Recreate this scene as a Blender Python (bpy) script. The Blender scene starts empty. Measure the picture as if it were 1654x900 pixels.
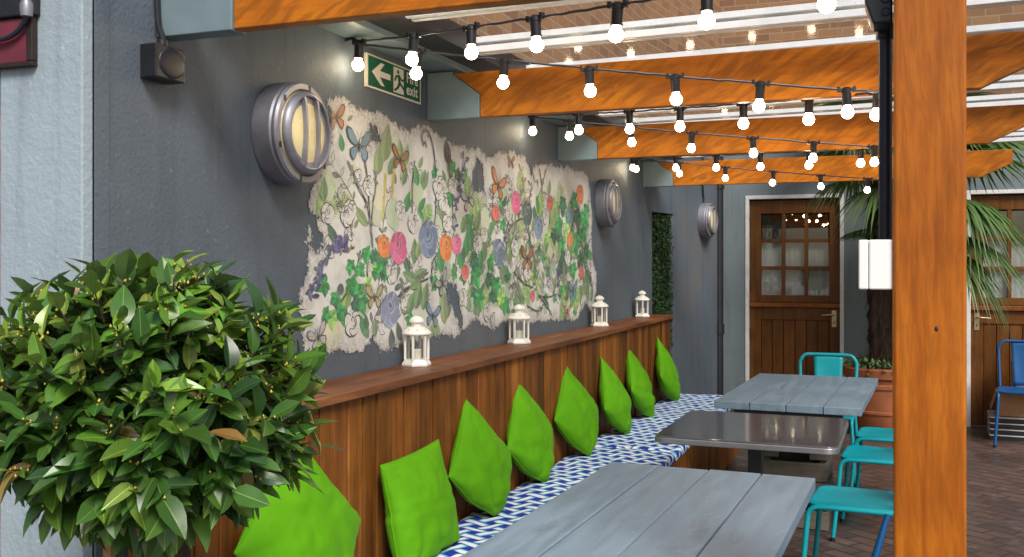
import bpy, math, random
import numpy as np
from math import radians as R, pi, sin, cos, tan, sqrt, atan2
from mathutils import Vector as V, Matrix as M, noise as NZ

sc = bpy.context.scene
COL = sc.collection

# ------------------------------------------------------------------ helpers
ORG = {}

class MB:
    """collects faces (with a colour and a material slot each) and links them as one mesh object"""
    def __init__(s):
        s.v = []; s.f = []; s.m = []; s.c = []; s.sm = []
    def add(s, vs, fs, mi=0, c=(1, 1, 1, 1), T=None, smooth=False):
        n = len(s.v)
        for p in vs:
            s.v.append(tuple(T @ V(p)) if T else tuple(p))
        for f in fs:
            s.f.append(tuple(n + i for i in f)); s.m.append(mi); s.c.append(c); s.sm.append(smooth)
    def box(s, x0, x1, y0, y1, z0, z1, mi=0, c=(1, 1, 1, 1), T=None):
        s.add([(x0,y0,z0),(x1,y0,z0),(x1,y1,z0),(x0,y1,z0),(x0,y0,z1),(x1,y0,z1),(x1,y1,z1),(x0,y1,z1)],
              [(0,3,2,1),(4,5,6,7),(0,1,5,4),(1,2,6,5),(2,3,7,6),(3,0,4,7)], mi, c, T)
    def prism(s, pts, a, b, axis='y', mi=0, c=(1, 1, 1, 1), T=None):
        """pts: 2D outline; axis y -> (x,z), x -> (y,z), z -> (x,y)"""
        n = len(pts)
        def mk(p, t):
            return {'y': (p[0], t, p[1]), 'x': (t, p[0], p[1]), 'z': (p[0], p[1], t)}[axis]
        vs = [mk(p, a) for p in pts] + [mk(p, b) for p in pts]
        ar = sum(pts[i][0]*pts[(i+1) % n][1]-pts[(i+1) % n][0]*pts[i][1] for i in range(n))
        flip = (ar > 0) != (axis == 'y')
        if b < a: flip = not flip
        f0 = tuple(range(n)); f1 = tuple(range(n, 2*n))
        fs = []
        if flip:
            fs = [f0[::-1], f1] + [(i, (i+1) % n, n+(i+1) % n, n+i) for i in range(n)]
        else:
            fs = [f0, f1[::-1]] + [(i, n+i, n+(i+1) % n, (i+1) % n) for i in range(n)]
        s.add(vs, fs, mi, c, T)
    def tube(s, path, r, n=10, mi=0, c=(1, 1, 1, 1), T=None, cap=True, closed=False):
        P = [V(p) for p in path]; L = len(P)
        rr = r if isinstance(r, (list, tuple)) else [r]*L
        tang = []
        for i in range(L):
            if closed: t = P[(i+1) % L]-P[i-1]
            else: t = P[min(i+1, L-1)]-P[max(i-1, 0)]
            tang.append(t.normalized() if t.length > 1e-9 else V((0, 0, 1)))
        up = V((0, 0, 1)) if abs(tang[0].z) < .9 else V((1, 0, 0))
        nx = tang[0].cross(up).normalized()
        vs = []
        for i in range(L):
            nx = (nx - tang[i]*nx.dot(tang[i])).normalized()
            ny = tang[i].cross(nx)
            for k in range(n):
                a = 2*pi*k/n
                vs.append(P[i]+(nx*cos(a)+ny*sin(a))*rr[i])
        fs = []
        for i in range(L if closed else L-1):
            j = (i+1) % L
            for k in range(n):
                k2 = (k+1) % n
                fs.append((i*n+k, i*n+k2, j*n+k2, j*n+k))
        s.add(vs, fs, mi, c, T, True)
        if cap and not closed:
            s.add([vs[k] for k in range(n)], [tuple(range(n))[::-1]], mi, c, T)
            s.add([vs[(L-1)*n+k] for k in range(n)], [tuple(range(n))], mi, c, T)
    def lathe(s, prof, n=32, mi=0, c=(1, 1, 1, 1), T=None, ang0=0):
        vs = []; fs = []
        for (r, z) in prof:
            for k in range(n):
                a = ang0+2*pi*k/n
                vs.append((r*cos(a), r*sin(a), z))
        for i in range(len(prof)-1):
            for k in range(n):
                k2 = (k+1) % n
                fs.append((i*n+k, i*n+k2, (i+1)*n+k2, (i+1)*n+k))
        s.add(vs, fs, mi, c, T, True)
        if prof[0][0] > 1e-6: s.add(vs[:n], [tuple(range(n))[::-1]], mi, c, T)
        if prof[-1][0] > 1e-6: s.add(vs[-n:], [tuple(range(n))], mi, c, T)
    def build(s, name, mats, parent=None, bevel=0, ang=35, local=False, seg=2, loc=None):
        me = bpy.data.meshes.new(name)
        o3 = V((0, 0, 0))
        if parent is not None and not local: o3 = ORG.get(parent.name, V((0, 0, 0)))
        if loc is not None: o3 = V(loc)
        me.from_pydata([tuple(V(p)-o3) for p in s.v], [], s.f)
        if not isinstance(mats, (list, tuple)): mats = [mats]
        for m in mats: me.materials.append(m)
        me.polygons.foreach_set('material_index', s.m)
        me.polygons.foreach_set('use_smooth', s.sm)
        ca = me.color_attributes.new('tint', 'FLOAT_COLOR', 'CORNER')
        buf = []
        for f, c in zip(s.f, s.c):
            cc = tuple(c) if len(c) == 4 else tuple(c)+(1,)
            buf.extend(cc*len(f))
        ca.data.foreach_set('color', buf)
        me.validate()
        if any(s.sm): me.set_sharp_from_angle(angle=R(ang))
        me.update()
        o = bpy.data.objects.new(name, me)
        COL.objects.link(o)
        if loc is not None: o.location = loc
        if parent is not None:
            o.parent = parent
            ORG[o.name] = ORG.get(parent.name, V((0, 0, 0)))
        else:
            ORG[o.name] = o3
        if bevel:
            b = o.modifiers.new('Bevel', 'BEVEL'); b.width = bevel; b.segments = seg; b.limit_method = 'ANGLE'; b.angle_limit = R(40)
        return o

def tag(o, label=None, cat=None, group=None, kind=None):
    if label: o['label'] = label
    if cat: o['category'] = cat
    if group: o['group'] = group
    if kind: o['kind'] = kind
    return o

def thing(name, label, cat, loc=(0, 0, 0), rz=0, group=None, local=False):
    o = bpy.data.objects.new(name, None); COL.objects.link(o)
    o.empty_display_size = .1
    o.location = loc; o.rotation_euler = (0, 0, rz)
    ORG[o.name] = V((0, 0, 0)) if local else V(loc)
    return tag(o, label, cat, group)

def copy_tree(o, parent=None):
    c = o.copy(); COL.objects.link(c); c.parent = parent
    for ch in list(o.children):
        copy_tree(ch, c)
    return c

def dup(o, loc, rz, label):
    c = copy_tree(o); c.location = loc; c.rotation_euler = (0, 0, rz); c['label'] = label
    return c

def arc(cx, cz, r, a0, a1, n):
    return [(cx+r*cos(a0+(a1-a0)*i/n), cz+r*sin(a0+(a1-a0)*i/n)) for i in range(n+1)]

def catmull(pts, n=8):
    P = [V(p) for p in pts]; P = [P[0]*2-P[1]]+P+[P[-1]*2-P[-2]]
    out = []
    for i in range(1, len(P)-2):
        p0, p1, p2, p3 = P[i-1:i+3]
        for k in range(n):
            t = k/n
            out.append(.5*((2*p1)+(p2-p0)*t+(2*p0-5*p1+4*p2-p3)*t*t+(3*p1-p0-3*p2+p3)*t**3))
    out.append(P[-2]); return out

# ------------------------------------------------------------------ materials
class NT:
    def __init__(s, name):
        s.m = bpy.data.materials.new(name); s.m.use_nodes = True
        s.t = s.m.node_tree; s.t.nodes.clear()
        s.out = s.n('ShaderNodeOutputMaterial')
    def n(s, typ, ins=None, **kw):
        nd = s.t.nodes.new(typ)
        for k, v in kw.items(): setattr(nd, k, v)
        for k, v in (ins or {}).items():
            if hasattr(v, 'is_output'): s.t.links.new(v, nd.inputs[k])
            else: nd.inputs[k].default_value = v
        return nd
    def coord(s, scale=(1, 1, 1), rot=(0, 0, 0), kind='Object'):
        tc = s.n('ShaderNodeTexCoord')
        mp = s.n('ShaderNodeMapping', {'Vector': tc.outputs[kind], 'Scale': scale, 'Rotation': rot})
        return mp.outputs[0]
    def noise(s, vec, scale=5, detail=4, rough=.55, dist=0):
        return s.n('ShaderNodeTexNoise', {'Vector': vec, 'Scale': scale, 'Detail': detail, 'Roughness': rough, 'Distortion': dist}).outputs[0]
    def ramp(s, fac, stops):
        nd = s.n('ShaderNodeValToRGB', {'Fac': fac})
        e = nd.color_ramp.elements
        while len(e) < len(stops): e.new(.5)
        for el, (p, c) in zip(e, stops):
            el.position = p; el.color = tuple(c) if len(c) == 4 else tuple(c)+(1,)
        return nd.outputs[0]
    def math(s, op, a, b=0, c=0, clamp=False):
        nd = s.n('ShaderNodeMath', operation=op, use_clamp=clamp)
        for i, x in enumerate((a, b, c)):
            if hasattr(x, 'is_output'): s.t.links.new(x, nd.inputs[i])
            else: nd.inputs[i].default_value = x
        return nd.outputs[0]
    def mix(s, fac, a, b, blend='MIX'):
        nd = s.n('ShaderNodeMix', data_type='RGBA', blend_type=blend)
        for i, x in ((0, fac), (6, a), (7, b)):
            if hasattr(x, 'is_output'): s.t.links.new(x, nd.inputs[i])
            else: nd.inputs[i].default_value = (tuple(x)+(1,) if not isinstance(x, (int, float)) and len(x) == 3 else x)
        return nd.outputs[2]
    def attr(s, name='tint'):
        return s.n('ShaderNodeAttribute', attribute_name=name)
    def bump(s, h, strength=.3, dist=.01, normal=None):
        ins = {'Height': h, 'Strength': strength, 'Distance': dist}
        if normal is not None: ins['Normal'] = normal
        return s.n('ShaderNodeBump', ins).outputs[0]
    def bsdf(s, col, rough=.6, metal=0, normal=None, **kw):
        ins = {'Base Color': col if hasattr(col, 'is_output') else tuple(col)+(1,), 'Roughness': rough, 'Metallic': metal}
        if normal is not None: ins['Normal'] = normal
        for k, v in kw.items(): ins[k] = v
        return s.n('ShaderNodeBsdfPrincipled', ins).outputs[0]
    def fin(s, sh):
        s.t.links.new(sh, s.out.inputs[0]); return s.m

def simple(name, col, rough=.5, metal=0, var=.15, vscale=6, bump=0, bscale=80, attr=False, stretch=(1, 1, 1), bdist=.002, rvar=.1, **kw):
    t = NT(name); co = t.coord(stretch)
    n1 = t.noise(co, vscale, 5, .6)
    lo = tuple(c*(1-var) for c in col); hi = tuple(min(1, c*(1+var)) for c in col)
    c = t.ramp(n1, [(.3, lo), (.7, hi)])
    if attr: c = t.mix(1.0, c, t.attr().outputs[0], 'MULTIPLY')
    rg = t.math('MULTIPLY_ADD', t.noise(co, vscale*3, 3), rvar*2, rough-rvar)
    nm = t.bump(t.noise(co, bscale, 4, .6), bump, bdist) if bump else None
    return t.fin(t.bsdf(c, rg, metal, nm, **kw))

def wall_mat(name, col, warm, rough_scale=1.0, bs=.5):
    t = NT(name); co = t.coord()
    big = t.noise(co, 1.3, 4, .6)
    mid = t.noise(co, 7, 5, .6)
    c = t.ramp(big, [(.3, tuple(x*.72 for x in col)), (.52, col), (.72, warm)])
    c = t.mix(t.math('MULTIPLY', mid, .45), c, tuple(x*.7 for x in col))
    drip = t.noise(t.coord((5, 5, .5)), 2.2, 5, .65)
    c = t.mix(t.ramp(drip, [(.52, (0, 0, 0)), (.72, (.75, .75, .75))]), c, tuple(x*.60 for x in col))
    spk = t.noise(co, 45, 2, .5)
    c = t.mix(t.ramp(spk, [(.68, (0, 0, 0)), (.74, (.5, .5, .5))]), c, tuple(min(1, x*1.5) for x in col))
    f1 = t.noise(co, 85*rough_scale, 4, .6); f2 = t.noise(co, 14, 4, .6)
    h = t.math('ADD', f1, t.math('MULTIPLY', f2, .35))
    return t.fin(t.bsdf(c, .62, 0, t.bump(h, bs, .006)))

MAT = {}
MAT['wall'] = wall_mat('grey_render', (.108, .136, .166), (.152, .148, .148), 1, .45)
MAT['wall_back'] = wall_mat('blue_grey_render', (.17, .215, .235), (.19, .22, .225), 1, .25)
MAT['pale'] = wall_mat('pale_render', (.35, .43, .48), (.39, .46, .50), .7, .5)

def wood(name, dark, mid, light, axis, scale=1.0, rough=.45, attr=False, fig=0, coat=0, knots=True, bump=.25):
    """axis: the grain's direction"""
    t = NT(name)
    st = {'x': (.09, 1, 1), 'y': (1, .09, 1), 'z': (1, 1, .07)}[axis]
    tc = t.n('ShaderNodeTexCoord').outputs['Object']
    vec = tc
    if attr:   # every board gets its own piece of the grain
        a = t.attr()
        off = t.n('ShaderNodeVectorMath', {0: a.outputs['Alpha'], 1: (37.0, 51.0, 23.0)}, operation='MULTIPLY').outputs[0]
        vec = t.n('ShaderNodeVectorMath', {0: tc, 1: off}, operation='ADD').outputs[0]
    co = t.n('ShaderNodeMapping', {'Vector': vec, 'Scale': st}).outputs[0]
    g1 = t.noise(co, 28*scale, 6, .62, .6)
    g2 = t.noise(co, 110*scale, 4, .6)
    blot = t.noise(vec, 3.5, 4, .6)
    c = t.ramp(g1, [(.22, dark), (.48, mid), (.82, light)])
    c = t.mix(t.math('MULTIPLY', g2, .4), c, tuple(x*.55 for x in mid))
    c = t.mix(t.ramp(blot, [(.4, (0, 0, 0)), (.75, (.6, .6, .6))]), c, tuple(x*.75 for x in dark))
    if fig:
        rt = {'x': (0, R(30), 0), 'z': (0, R(3), 0), 'y': (0, 0, 0)}[axis]
        wob = t.n('ShaderNodeTexNoise', {'Vector': vec, 'Scale': 3.0, 'Detail': 3.}).outputs[1]
        vv = t.n('ShaderNodeVectorMath', {0: vec, 1: t.n('ShaderNodeVectorMath', {0: wob, 1: ((.12, .12, .12) if axis == 'x' else (.025, .025, .12))}, operation='MULTIPLY').outputs[0]}, operation='ADD').outputs[0]
        fc = t.n('ShaderNodeMapping', {'Vector': t.n('ShaderNodeMapping', {'Vector': vv, 'Rotation': rt}).outputs[0], 'Scale': (2.2, 6, 14) if axis == 'x' else (46, 18, 5.0)}).outputs[0]
        fn = t.noise(fc, 2.6, 5, .6, .3)
        c = t.mix(t.ramp(fn, [(.44, (0, 0, 0)), (.60, (fig, fig, fig))]), c, tuple(x*.45 for x in mid))
    if knots:
        kv = t.n('ShaderNodeTexVoronoi', {'Vector': t.n('ShaderNodeMapping', {'Vector': vec, 'Scale': tuple(1 if x > .5 else .45 for x in st)}).outputs[0], 'Scale': 5.5}).outputs['Distance']
        c = t.mix(t.ramp(kv, [(.03, (.8, .8, .8)), (.10, (0, 0, 0))]), c, tuple(x*.35 for x in dark))
    if attr: c = t.mix(1.0, c, t.attr().outputs[0], 'MULTIPLY')
    rg = t.math('MULTIPLY_ADD', g1, .25, rough-.12)
    nm = t.bump(t.math('ADD', g1, t.math('MULTIPLY', g2, .5)), bump, .003)
    return t.fin(t.bsdf(c, rg, 0, nm, **{'Specular IOR Level': .28, 'Coat Weight': coat, 'Coat Roughness': .25}))

MAT['beam'] = wood('orange_varnished_beam', (.34, .080, .002), (.62, .185, .006), (.74, .27, .012), 'x', .8, .5, fig=.85, coat=.08, knots=False, bump=.1)
MAT['post'] = wood('orange_varnished_post', (.25, .056, .002), (.48, .132, .006), (.66, .22, .013), 'z', 1.5, .5, fig=.42, coat=.08, knots=False, bump=.12)
MAT['plank'] = wood('stained_bench_boards', (.062, .018, .002), (.22, .073, .009), (.44, .18, .036), 'z', .9, .6, attr=True, knots=True, bump=.6)
MAT['shelf'] = wood('stained_shelf_board', (.08, .024, .009), (.21, .072, .024), (.36, .16, .065), 'y', .9, .42, attr=True, knots=True, bump=.35)
MAT['door'] = wood('brown_door_wood', (.05, .015, .002), (.15, .052, .007), (.24, .092, .014), 'z', .9, .45, attr=True, knots=False, bump=.15, coat=.06)
MAT['crate'] = wood('weathered_grey_crate_wood', (.07, .06, .05), (.14, .125, .105), (.2, .18, .155), 'x', 1, .7, attr=True, knots=True, bump=.3)
MAT['cane'] = wood('bamboo_cane', (.35, .2, .08), (.5, .3, .13), (.6, .4, .2), 'z', 1, .5, knots=False)

# painted table boards: blue grey paint with scuffs along the grain
def table_mat():
    t = NT('scuffed_blue_grey_paint')
    tc = t.n('ShaderNodeTexCoord').outputs['Object']; a = t.attr()
    off = t.n('ShaderNodeVectorMath', {0: a.outputs['Alpha'], 1: (17.0, 31.0, 3.0)}, operation='MULTIPLY').outputs[0]
    vec = t.n('ShaderNodeVectorMath', {0: tc, 1: off}, operation='ADD').outputs[0]
    co = t.n('ShaderNodeMapping', {'Vector': vec, 'Scale': (1, .1, 1)}).outputs[0]
    g1 = t.noise(co, 24, 6, .6, .4); g2 = t.noise(co, 90, 4, .6)
    bl = t.noise(t.n('ShaderNodeMapping', {'Vector': vec, 'Scale': (1, .35, 1)}).outputs[0], 7, 6, .7)
    c = t.ramp(g1, [(.25, (.135, .195, .255)), (.6, (.19, .268, .345)), (.85, (.24, .32, .40))])
    c = t.mix(t.ramp(bl, [(.57, (0, 0, 0)), (.76, (.6, .6, .6))]), c, (.085, .10, .125))
    sc_ = t.n('ShaderNodeMapping', {'Vector': t.n('ShaderNodeMapping', {'Vector': vec, 'Rotation': (0, 0, R(20))}).outputs[0], 'Scale': (60, 2.5, 1)}).outputs[0]
    c = t.mix(t.ramp(t.noise(sc_, 1.6, 3, .6), [(.66, (0, 0, 0)), (.72, (.45, .45, .45))]), c, (.42, .46, .50))
    c = t.mix(t.ramp(t.noise(vec, 60, 2, .5), [(.72, (0, 0, 0)), (.76, (.7, .7, .7))]), c, (.5, .52, .55))
    c = t.mix(1.0, c, a.outputs[0], 'MULTIPLY')
    rg = t.math('MULTIPLY_ADD', g1, .35, .26)
    return t.fin(t.bsdf(c, rg, 0, t.bump(t.math('ADD', g1, t.math('MULTIPLY', g2, .4)), .22, .003)))
MAT['table'] = table_mat()

MAT['bracket'] = simple('blue_grey_gloss_paint', (.17, .235, .26), .4, 0, .12, 9, .08, 60)
MAT['black'] = simple('black_plastic', (.012, .012, .016), .4, 0, .3, 20, .1, 150)
MAT['blackmetal'] = simple('black_painted_metal', (.014, .015, .018), .45, 0, .3, 12, .15, 90)
MAT['pipe'] = simple('dark_conduit', (.02, .022, .034), .38, 0, .3, 12, .1, 90)
MAT['whiteplastic'] = simple('white_plastic', (.90, .89, .85), .4, 0, .05, 9)
MAT['whiteframe'] = simple('white_gloss_paint', (.66, .66, .66), .4, 0, .12, 9, .1, 50)
MAT['alu'] = simple('white_glazing_bar', (.80, .82, .85), .3, 0, .1, 9)
MAT['lantern'] = simple('cream_lantern_enamel', (.78, .75, .68), .38, 0, .06, 30)
MAT['candle'] = simple('wax', (.75, .7, .58), .5, 0, .05, 9)
MAT['turq'] = simple('turquoise_enamel', (.0, .30, .36), .42, 0, .1, 7, .05, 40)
MAT['blue'] = simple('blue_enamel', (.003, .075, .23), .36, 0, .1, 7, .05, 40)
MAT['terra'] = simple('terracotta', (.27, .085, .032), .7, 0, .3, 5, .25, 60)
MAT['soil'] = simple('dark_soil', (.025, .017, .012), .9, 0, .4, 30, .6, 60, bdist=.01)
MAT['maroon'] = simple('maroon_paint', (.14, .022, .035), .55, 0, .25, 9, .2, 60)
MAT['darkwood'] = simple('dark_frame_wood', (.025, .012, .01), .6, 0, .3, 20, .2, 60)
MAT['steel'] = simple('grey_cast_metal', (.27, .27, .31), .46, .5, .25, 9, .15, 50)
MAT['brass'] = simple('dull_brass', (.5, .4, .25), .35, .85, .2, 20)
MAT['chrome'] = simple('brushed_steel', (.55, .55, .56), .28, .9, .15, 20)
MAT['diffuser'] = simple('cream_lamp_glass', (.74, .63, .33), .25, 0, .06, 5)
MAT['cardboard'] = simple('brown_cardboard', (.36, .20, .10), .8, 0, .15, 7, .1, 60)
MAT['trayblack'] = simple('black_tray', (.015, .015, .016), .5, 0, .2, 9)
MAT['traywhite'] = simple('pale_tray_rim', (.55, .55, .56), .5, 0, .1, 9)
MAT['zinc'] = simple('dark_laminate_top', (.085, .085, .10), .16, .0, .15, 7, .03, 20, rvar=.04, **{'Coat Weight': .6, 'Coat Roughness': .06})
MAT['zincedge'] = simple('aluminium_edge', (.4, .4, .42), .35, .8, .15, 9)
MAT['tableleg'] = simple('dark_grey_leg', (.03, .034, .042), .45, 0, .2, 9)
MAT['curtain'] = simple('net_curtain', (.50, .51, .49), .85, 0, .08, 14, stretch=(6, 1, .3))
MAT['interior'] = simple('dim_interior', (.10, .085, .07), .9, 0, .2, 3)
MAT['signgreen'] = simple('sign_green', (.0, .095, .045), .35, 0, .05, 9)
MAT['signwhite'] = simple('sign_cream', (.70, .66, .56), .4, 0, .05, 9)
MAT['trunk'] = simple('bay_bark', (.045, .03, .02), .8, 0, .35, 30, .5, 70, stretch=(1, 1, .3))
MAT['fibre'] = simple('palm_fibre', (.034, .018, .011), .9, 0, .5, 30, .8, 50, attr=True, stretch=(1, 1, .4), bdist=.01)

def leaf_mat(name, gloss=.3, trans=.25, back=1.25):
    t = NT(name); a = t.attr()
    co = t.coord()
    n = t.noise(co, 60, 3, .6)
    c = t.mix(t.math('MULTIPLY', n, .35), a.outputs[0], (.02, .05, .012))
    c = t.mix(t.n('ShaderNodeNewGeometry').outputs['Backfacing'], c, t.mix(.45, c, (.16, .22, .11)))
    b = t.bsdf(c, gloss, 0, t.bump(n, .15, .002), **{'Specular IOR Level': .5})
    tr = t.n('ShaderNodeBsdfTranslucent', {'Color': t.mix(1.0, c, (1.3, 1.6, .7), 'MULTIPLY')}).outputs[0]
    return t.fin(t.n('ShaderNodeMixShader', {0: trans, 1: b, 2: tr}).outputs[0])
MAT['bay'] = leaf_mat('bay_leaf', .31, .22)
MAT['ivy'] = leaf_mat('hedge_leaf', .45, .15)
MAT['palm'] = leaf_mat('palm_leaf', .35, .2)

def pillow_mat():
    t = NT('lime_cotton'); co = t.coord()
    n = t.noise(co, 9, 4, .6)
    c = t.ramp(n, [(.3, (.082, .285, .0012)), (.7, (.098, .325, .002))])
    wv = t.n('ShaderNodeTexWave', {'Vector': co, 'Scale': 260., 'Distortion': 1.0}, bands_direction='Z').outputs[1]
    h = t.math('ADD', t.noise(co, 320, 2, .5), t.math('MULTIPLY', wv, .4))
    fold = t.noise(t.coord((1, 1, .55)), 15, 3, .5, 1.2)
    return t.fin(t.bsdf(c, .75, 0, t.bump(h, .15, .001, t.bump(fold, .16, .010)), **{'Specular IOR Level': .2, 'Sheen Weight': .08, 'Sheen Roughness': .4, 'Sheen Tint': (.6, 1, .2, 1)}))
MAT['lime'] = pillow_mat()

def fabric_mat():
    """woven bars: white and pale-blue bars crossing each other on navy"""
    t = NT('woven_bar_print')
    uv = t.n('ShaderNodeUVMap', uv_map='UVMap').outputs[0]
    sep = t.n('ShaderNodeSeparateXYZ', {0: uv})
    u, v = sep.outputs[0], sep.outputs[1]
    S = 1/.080; w_ = .21
    a = t.math('ADD', t.math('MULTIPLY', u, S*cos(R(24))), t.math('MULTIPLY', v, S*sin(R(24))))
    b = t.math('ADD', t.math('MULTIPLY', u, S*cos(R(118))), t.math('MULTIPLY', v, S*sin(R(118))))
    fa = t.math('FRACT', a); fb = t.math('FRACT', b)
    par = t.math('FRACT', t.math('MULTIPLY', t.math('ADD', t.math('FLOOR', a), t.math('FLOOR', b)), .5))
    odd = t.math('GREATER_THAN', par, .25); even = t.math('SUBTRACT', 1, odd)
    da = t.math('ABSOLUTE', t.math('SUBTRACT', fa, .5)); db = t.math('ABSOLUTE', t.math('SUBTRACT', fb, .5))
    A = t.math('LESS_THAN', db, w_); B = t.math('LESS_THAN', da, w_)
    Av = t.math('MULTIPLY', A, t.math('MAXIMUM', even, t.math('GREATER_THAN', da, w_+.07)))
    Bv = t.math('MULTIPLY', B, t.math('MAXIMUM', odd, t.math('GREATER_THAN', db, w_+.07)))
    bar = t.math('MAXIMUM', Av, Bv)
    ea = t.math('MULTIPLY', Av, t.math('GREATER_THAN', fb, .585)); eb = t.math('MULTIPLY', Bv, t.math('GREATER_THAN', fa, .60))
    ua = t.math('MULTIPLY', t.math('MULTIPLY', Av, odd), t.math('LESS_THAN', da, w_+.17))
    ub = t.math('MULTIPLY', t.math('MULTIPLY', Bv, even), t.math('LESS_THAN', db, w_+.17))
    c = t.mix(bar, (.006, .030, .33), (.80, .85, .88))
    c = t.mix(t.math('MAXIMUM', ea, eb), c, (.12, .46, .72))
    c = t.mix(t.math('MULTIPLY', t.math('MAXIMUM', ua, ub), .8), c, (.09, .36, .66))
    n = t.noise(t.coord(), 300, 2, .5)
    return t.fin(t.bsdf(c, .8, 0, t.bump(n, .12, .001)))
MAT['fabric'] = fabric_mat()

def mural_mat():
    t = NT('old_floral_wall_paper')
    a = t.attr(); co = t.coord()
    n1 = t.noise(co, 6, 5, .6); n2 = t.noise(co, 26, 6, .7); n3 = t.noise(co, 95, 4, .65)
    drip = t.noise(t.coord((1, 6, .9)), 6, 5, .7)
    pl = t.ramp(n1, [(.28, (.50, .50, .475)), (.48, (.70, .69, .65)), (.7, (.80, .78, .735))])
    pl = t.mix(t.ramp(drip, [(.52, (0, 0, 0)), (.72, (.4, .4, .4))]), pl, (.52, .48, .40))
    pl = t.mix(t.ramp(n3, [(.60, (0, 0, 0)), (.72, (.3, .3, .3))]), pl, (.34, .33, .32))
    ink = t.math('MULTIPLY', a.outputs['Alpha'], t.ramp(n2, [(.30, (.80, .80, .80)), (.48, (1, 1, 1))]))
    wash = t.mix(t.math('MULTIPLY', n2, .35), a.outputs[0], t.mix(.2, a.outputs[0], (.6, .6, .5)))
    c = t.mix(ink, pl, wash)
    cov = t.attr('cover').outputs['Fac']
    # ragged torn rim: paper cover minus noise
    rim = t.math('ADD', cov, t.math('ADD', t.math('MULTIPLY', t.math('SUBTRACT', n2, .5), .105), t.math('MULTIPLY', t.math('SUBTRACT', n3, .5), .06)))
    # bare plaster near the rim
    bare = t.ramp(t.math('MULTIPLY', rim, 1/.075), [(.0, (.8, .8, .8)), (1, (0, 0, 0))])
    c = t.mix(t.math('MULTIPLY', bare, t.ramp(n3, [(.42, (.1, .1, .1)), (.55, (1, 1, 1))])), c, (.26, .25, .24))
    al = t.math('GREATER_THAN', rim, .004)
    b = t.bsdf(c, .7, 0, t.bump(n3, .2, .0015))
    tr = t.n('ShaderNodeBsdfTransparent').outputs[0]
    return t.fin(t.n('ShaderNodeMixShader', {0: al, 1: tr, 2: b}).outputs[0])
MAT['mural'] = mural_mat()

def schlick(t, f0=.045):
    g_ = t.n('ShaderNodeNewGeometry')
    d_ = t.n('ShaderNodeVectorMath', {0: g_.outputs['Normal'], 1: g_.outputs['Incoming']}, operation='DOT_PRODUCT').outputs['Value']
    k_ = t.math('POWER', t.math('SUBTRACT', 1, t.math('ABSOLUTE', d_)), 5)
    return t.math('MULTIPLY_ADD', k_, .9*(1-f0), f0)
def glass_roof_mat():
    t = NT('roof_glass'); co = t.coord()
    sm = t.noise(t.coord((1, .3, 1)), 9, 5, .7); sp = t.noise(co, 55, 2, .5)
    fr = t.math('MULTIPLY', schlick(t, .04), .16)
    g = t.n('ShaderNodeBsdfGlossy', {'Color': (1, 1, 1, 1), 'Roughness': .07}).outputs[0]
    tr = t.n('ShaderNodeBsdfTransparent', {'Color': (.86, .88, .88, 1)}).outputs[0]
    d = t.n('ShaderNodeBsdfDiffuse', {'Color': (.62, .60, .58, 1)}).outputs[0]
    dirt = t.math('ADD', t.ramp(sm, [(.4, (.01, .01, .01)), (.8, (.12, .12, .12))]), t.ramp(sp, [(.70, (0, 0, 0)), (.73, (.3, .3, .3))]))
    m1 = t.n('ShaderNodeMixShader', {0: dirt, 1: tr, 2: d}).outputs[0]
    return t.fin(t.n('ShaderNodeMixShader', {0: fr, 1: m1, 2: g}).outputs[0])
MAT['roofglass'] = glass_roof_mat()

def pane_mat(name, tint=(.9, .92, .92), ior=1.5):
    t = NT(name)
    fr = schlick(t, ((ior-1)/(ior+1))**2+.03)
    g = t.n('ShaderNodeBsdfGlossy', {'Color': (1, 1, 1, 1), 'Roughness': .01}).outputs[0]
    tr = t.n('ShaderNodeBsdfTransparent', {'Color': tuple(tint)+(1,)}).outputs[0]
    return t.fin(t.n('ShaderNodeMixShader', {0: fr, 1: tr, 2: g}).outputs[0])
MAT['pane'] = pane_mat('door_glass', ior=1.7)
MAT['lanternglass'] = pane_mat('lantern_glass')

def bulb_mat():
    t = NT('lit_bulb')
    e = t.n('ShaderNodeEmission', {'Color': (1, .80, .52, 1), 'Strength': 19.}).outputs[0]
    return t.fin(e)
MAT['bulb'] = bulb_mat()

def brick_mat():
    t = NT('stock_brick')
    tc = t.n('ShaderNodeTexCoord').outputs['Object']
    sp = t.n('ShaderNodeSeparateXYZ', {0: tc})
    vec = t.n('ShaderNodeCombineXYZ', {0: t.math('ADD', sp.outputs[0], sp.outputs[1]), 1: sp.outputs[2], 2: 0.}).outputs[0]
    b = t.n('ShaderNodeTexBrick', {'Vector': vec, 'Scale': 1.0, 'Mortar Size': .006, 'Brick Width': .225, 'Row Height': .075, 'Bias': 0.,
        'Color1': (.42, .215, .095, 1), 'Color2': (.22, .10, .048, 1), 'Mortar': (.40, .32, .24, 1)})
    n = t.noise(tc, 3, 5, .6); n2 = t.noise(tc, 40, 4, .6)
    c = t.mix(t.math('MULTIPLY', n, .5), b.outputs[0], (.30, .19, .11))
    c = t.mix(t.math('MULTIPLY', n2, .35), c, (.1, .05, .03))
    return t.fin(t.bsdf(c, .85, 0, t.bump(t.math('ADD', t.math('MULTIPLY', b.outputs[1], -1), t.math('MULTIPLY', n2, .5)), .5, .008)))
MAT['brick'] = brick_mat()

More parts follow.
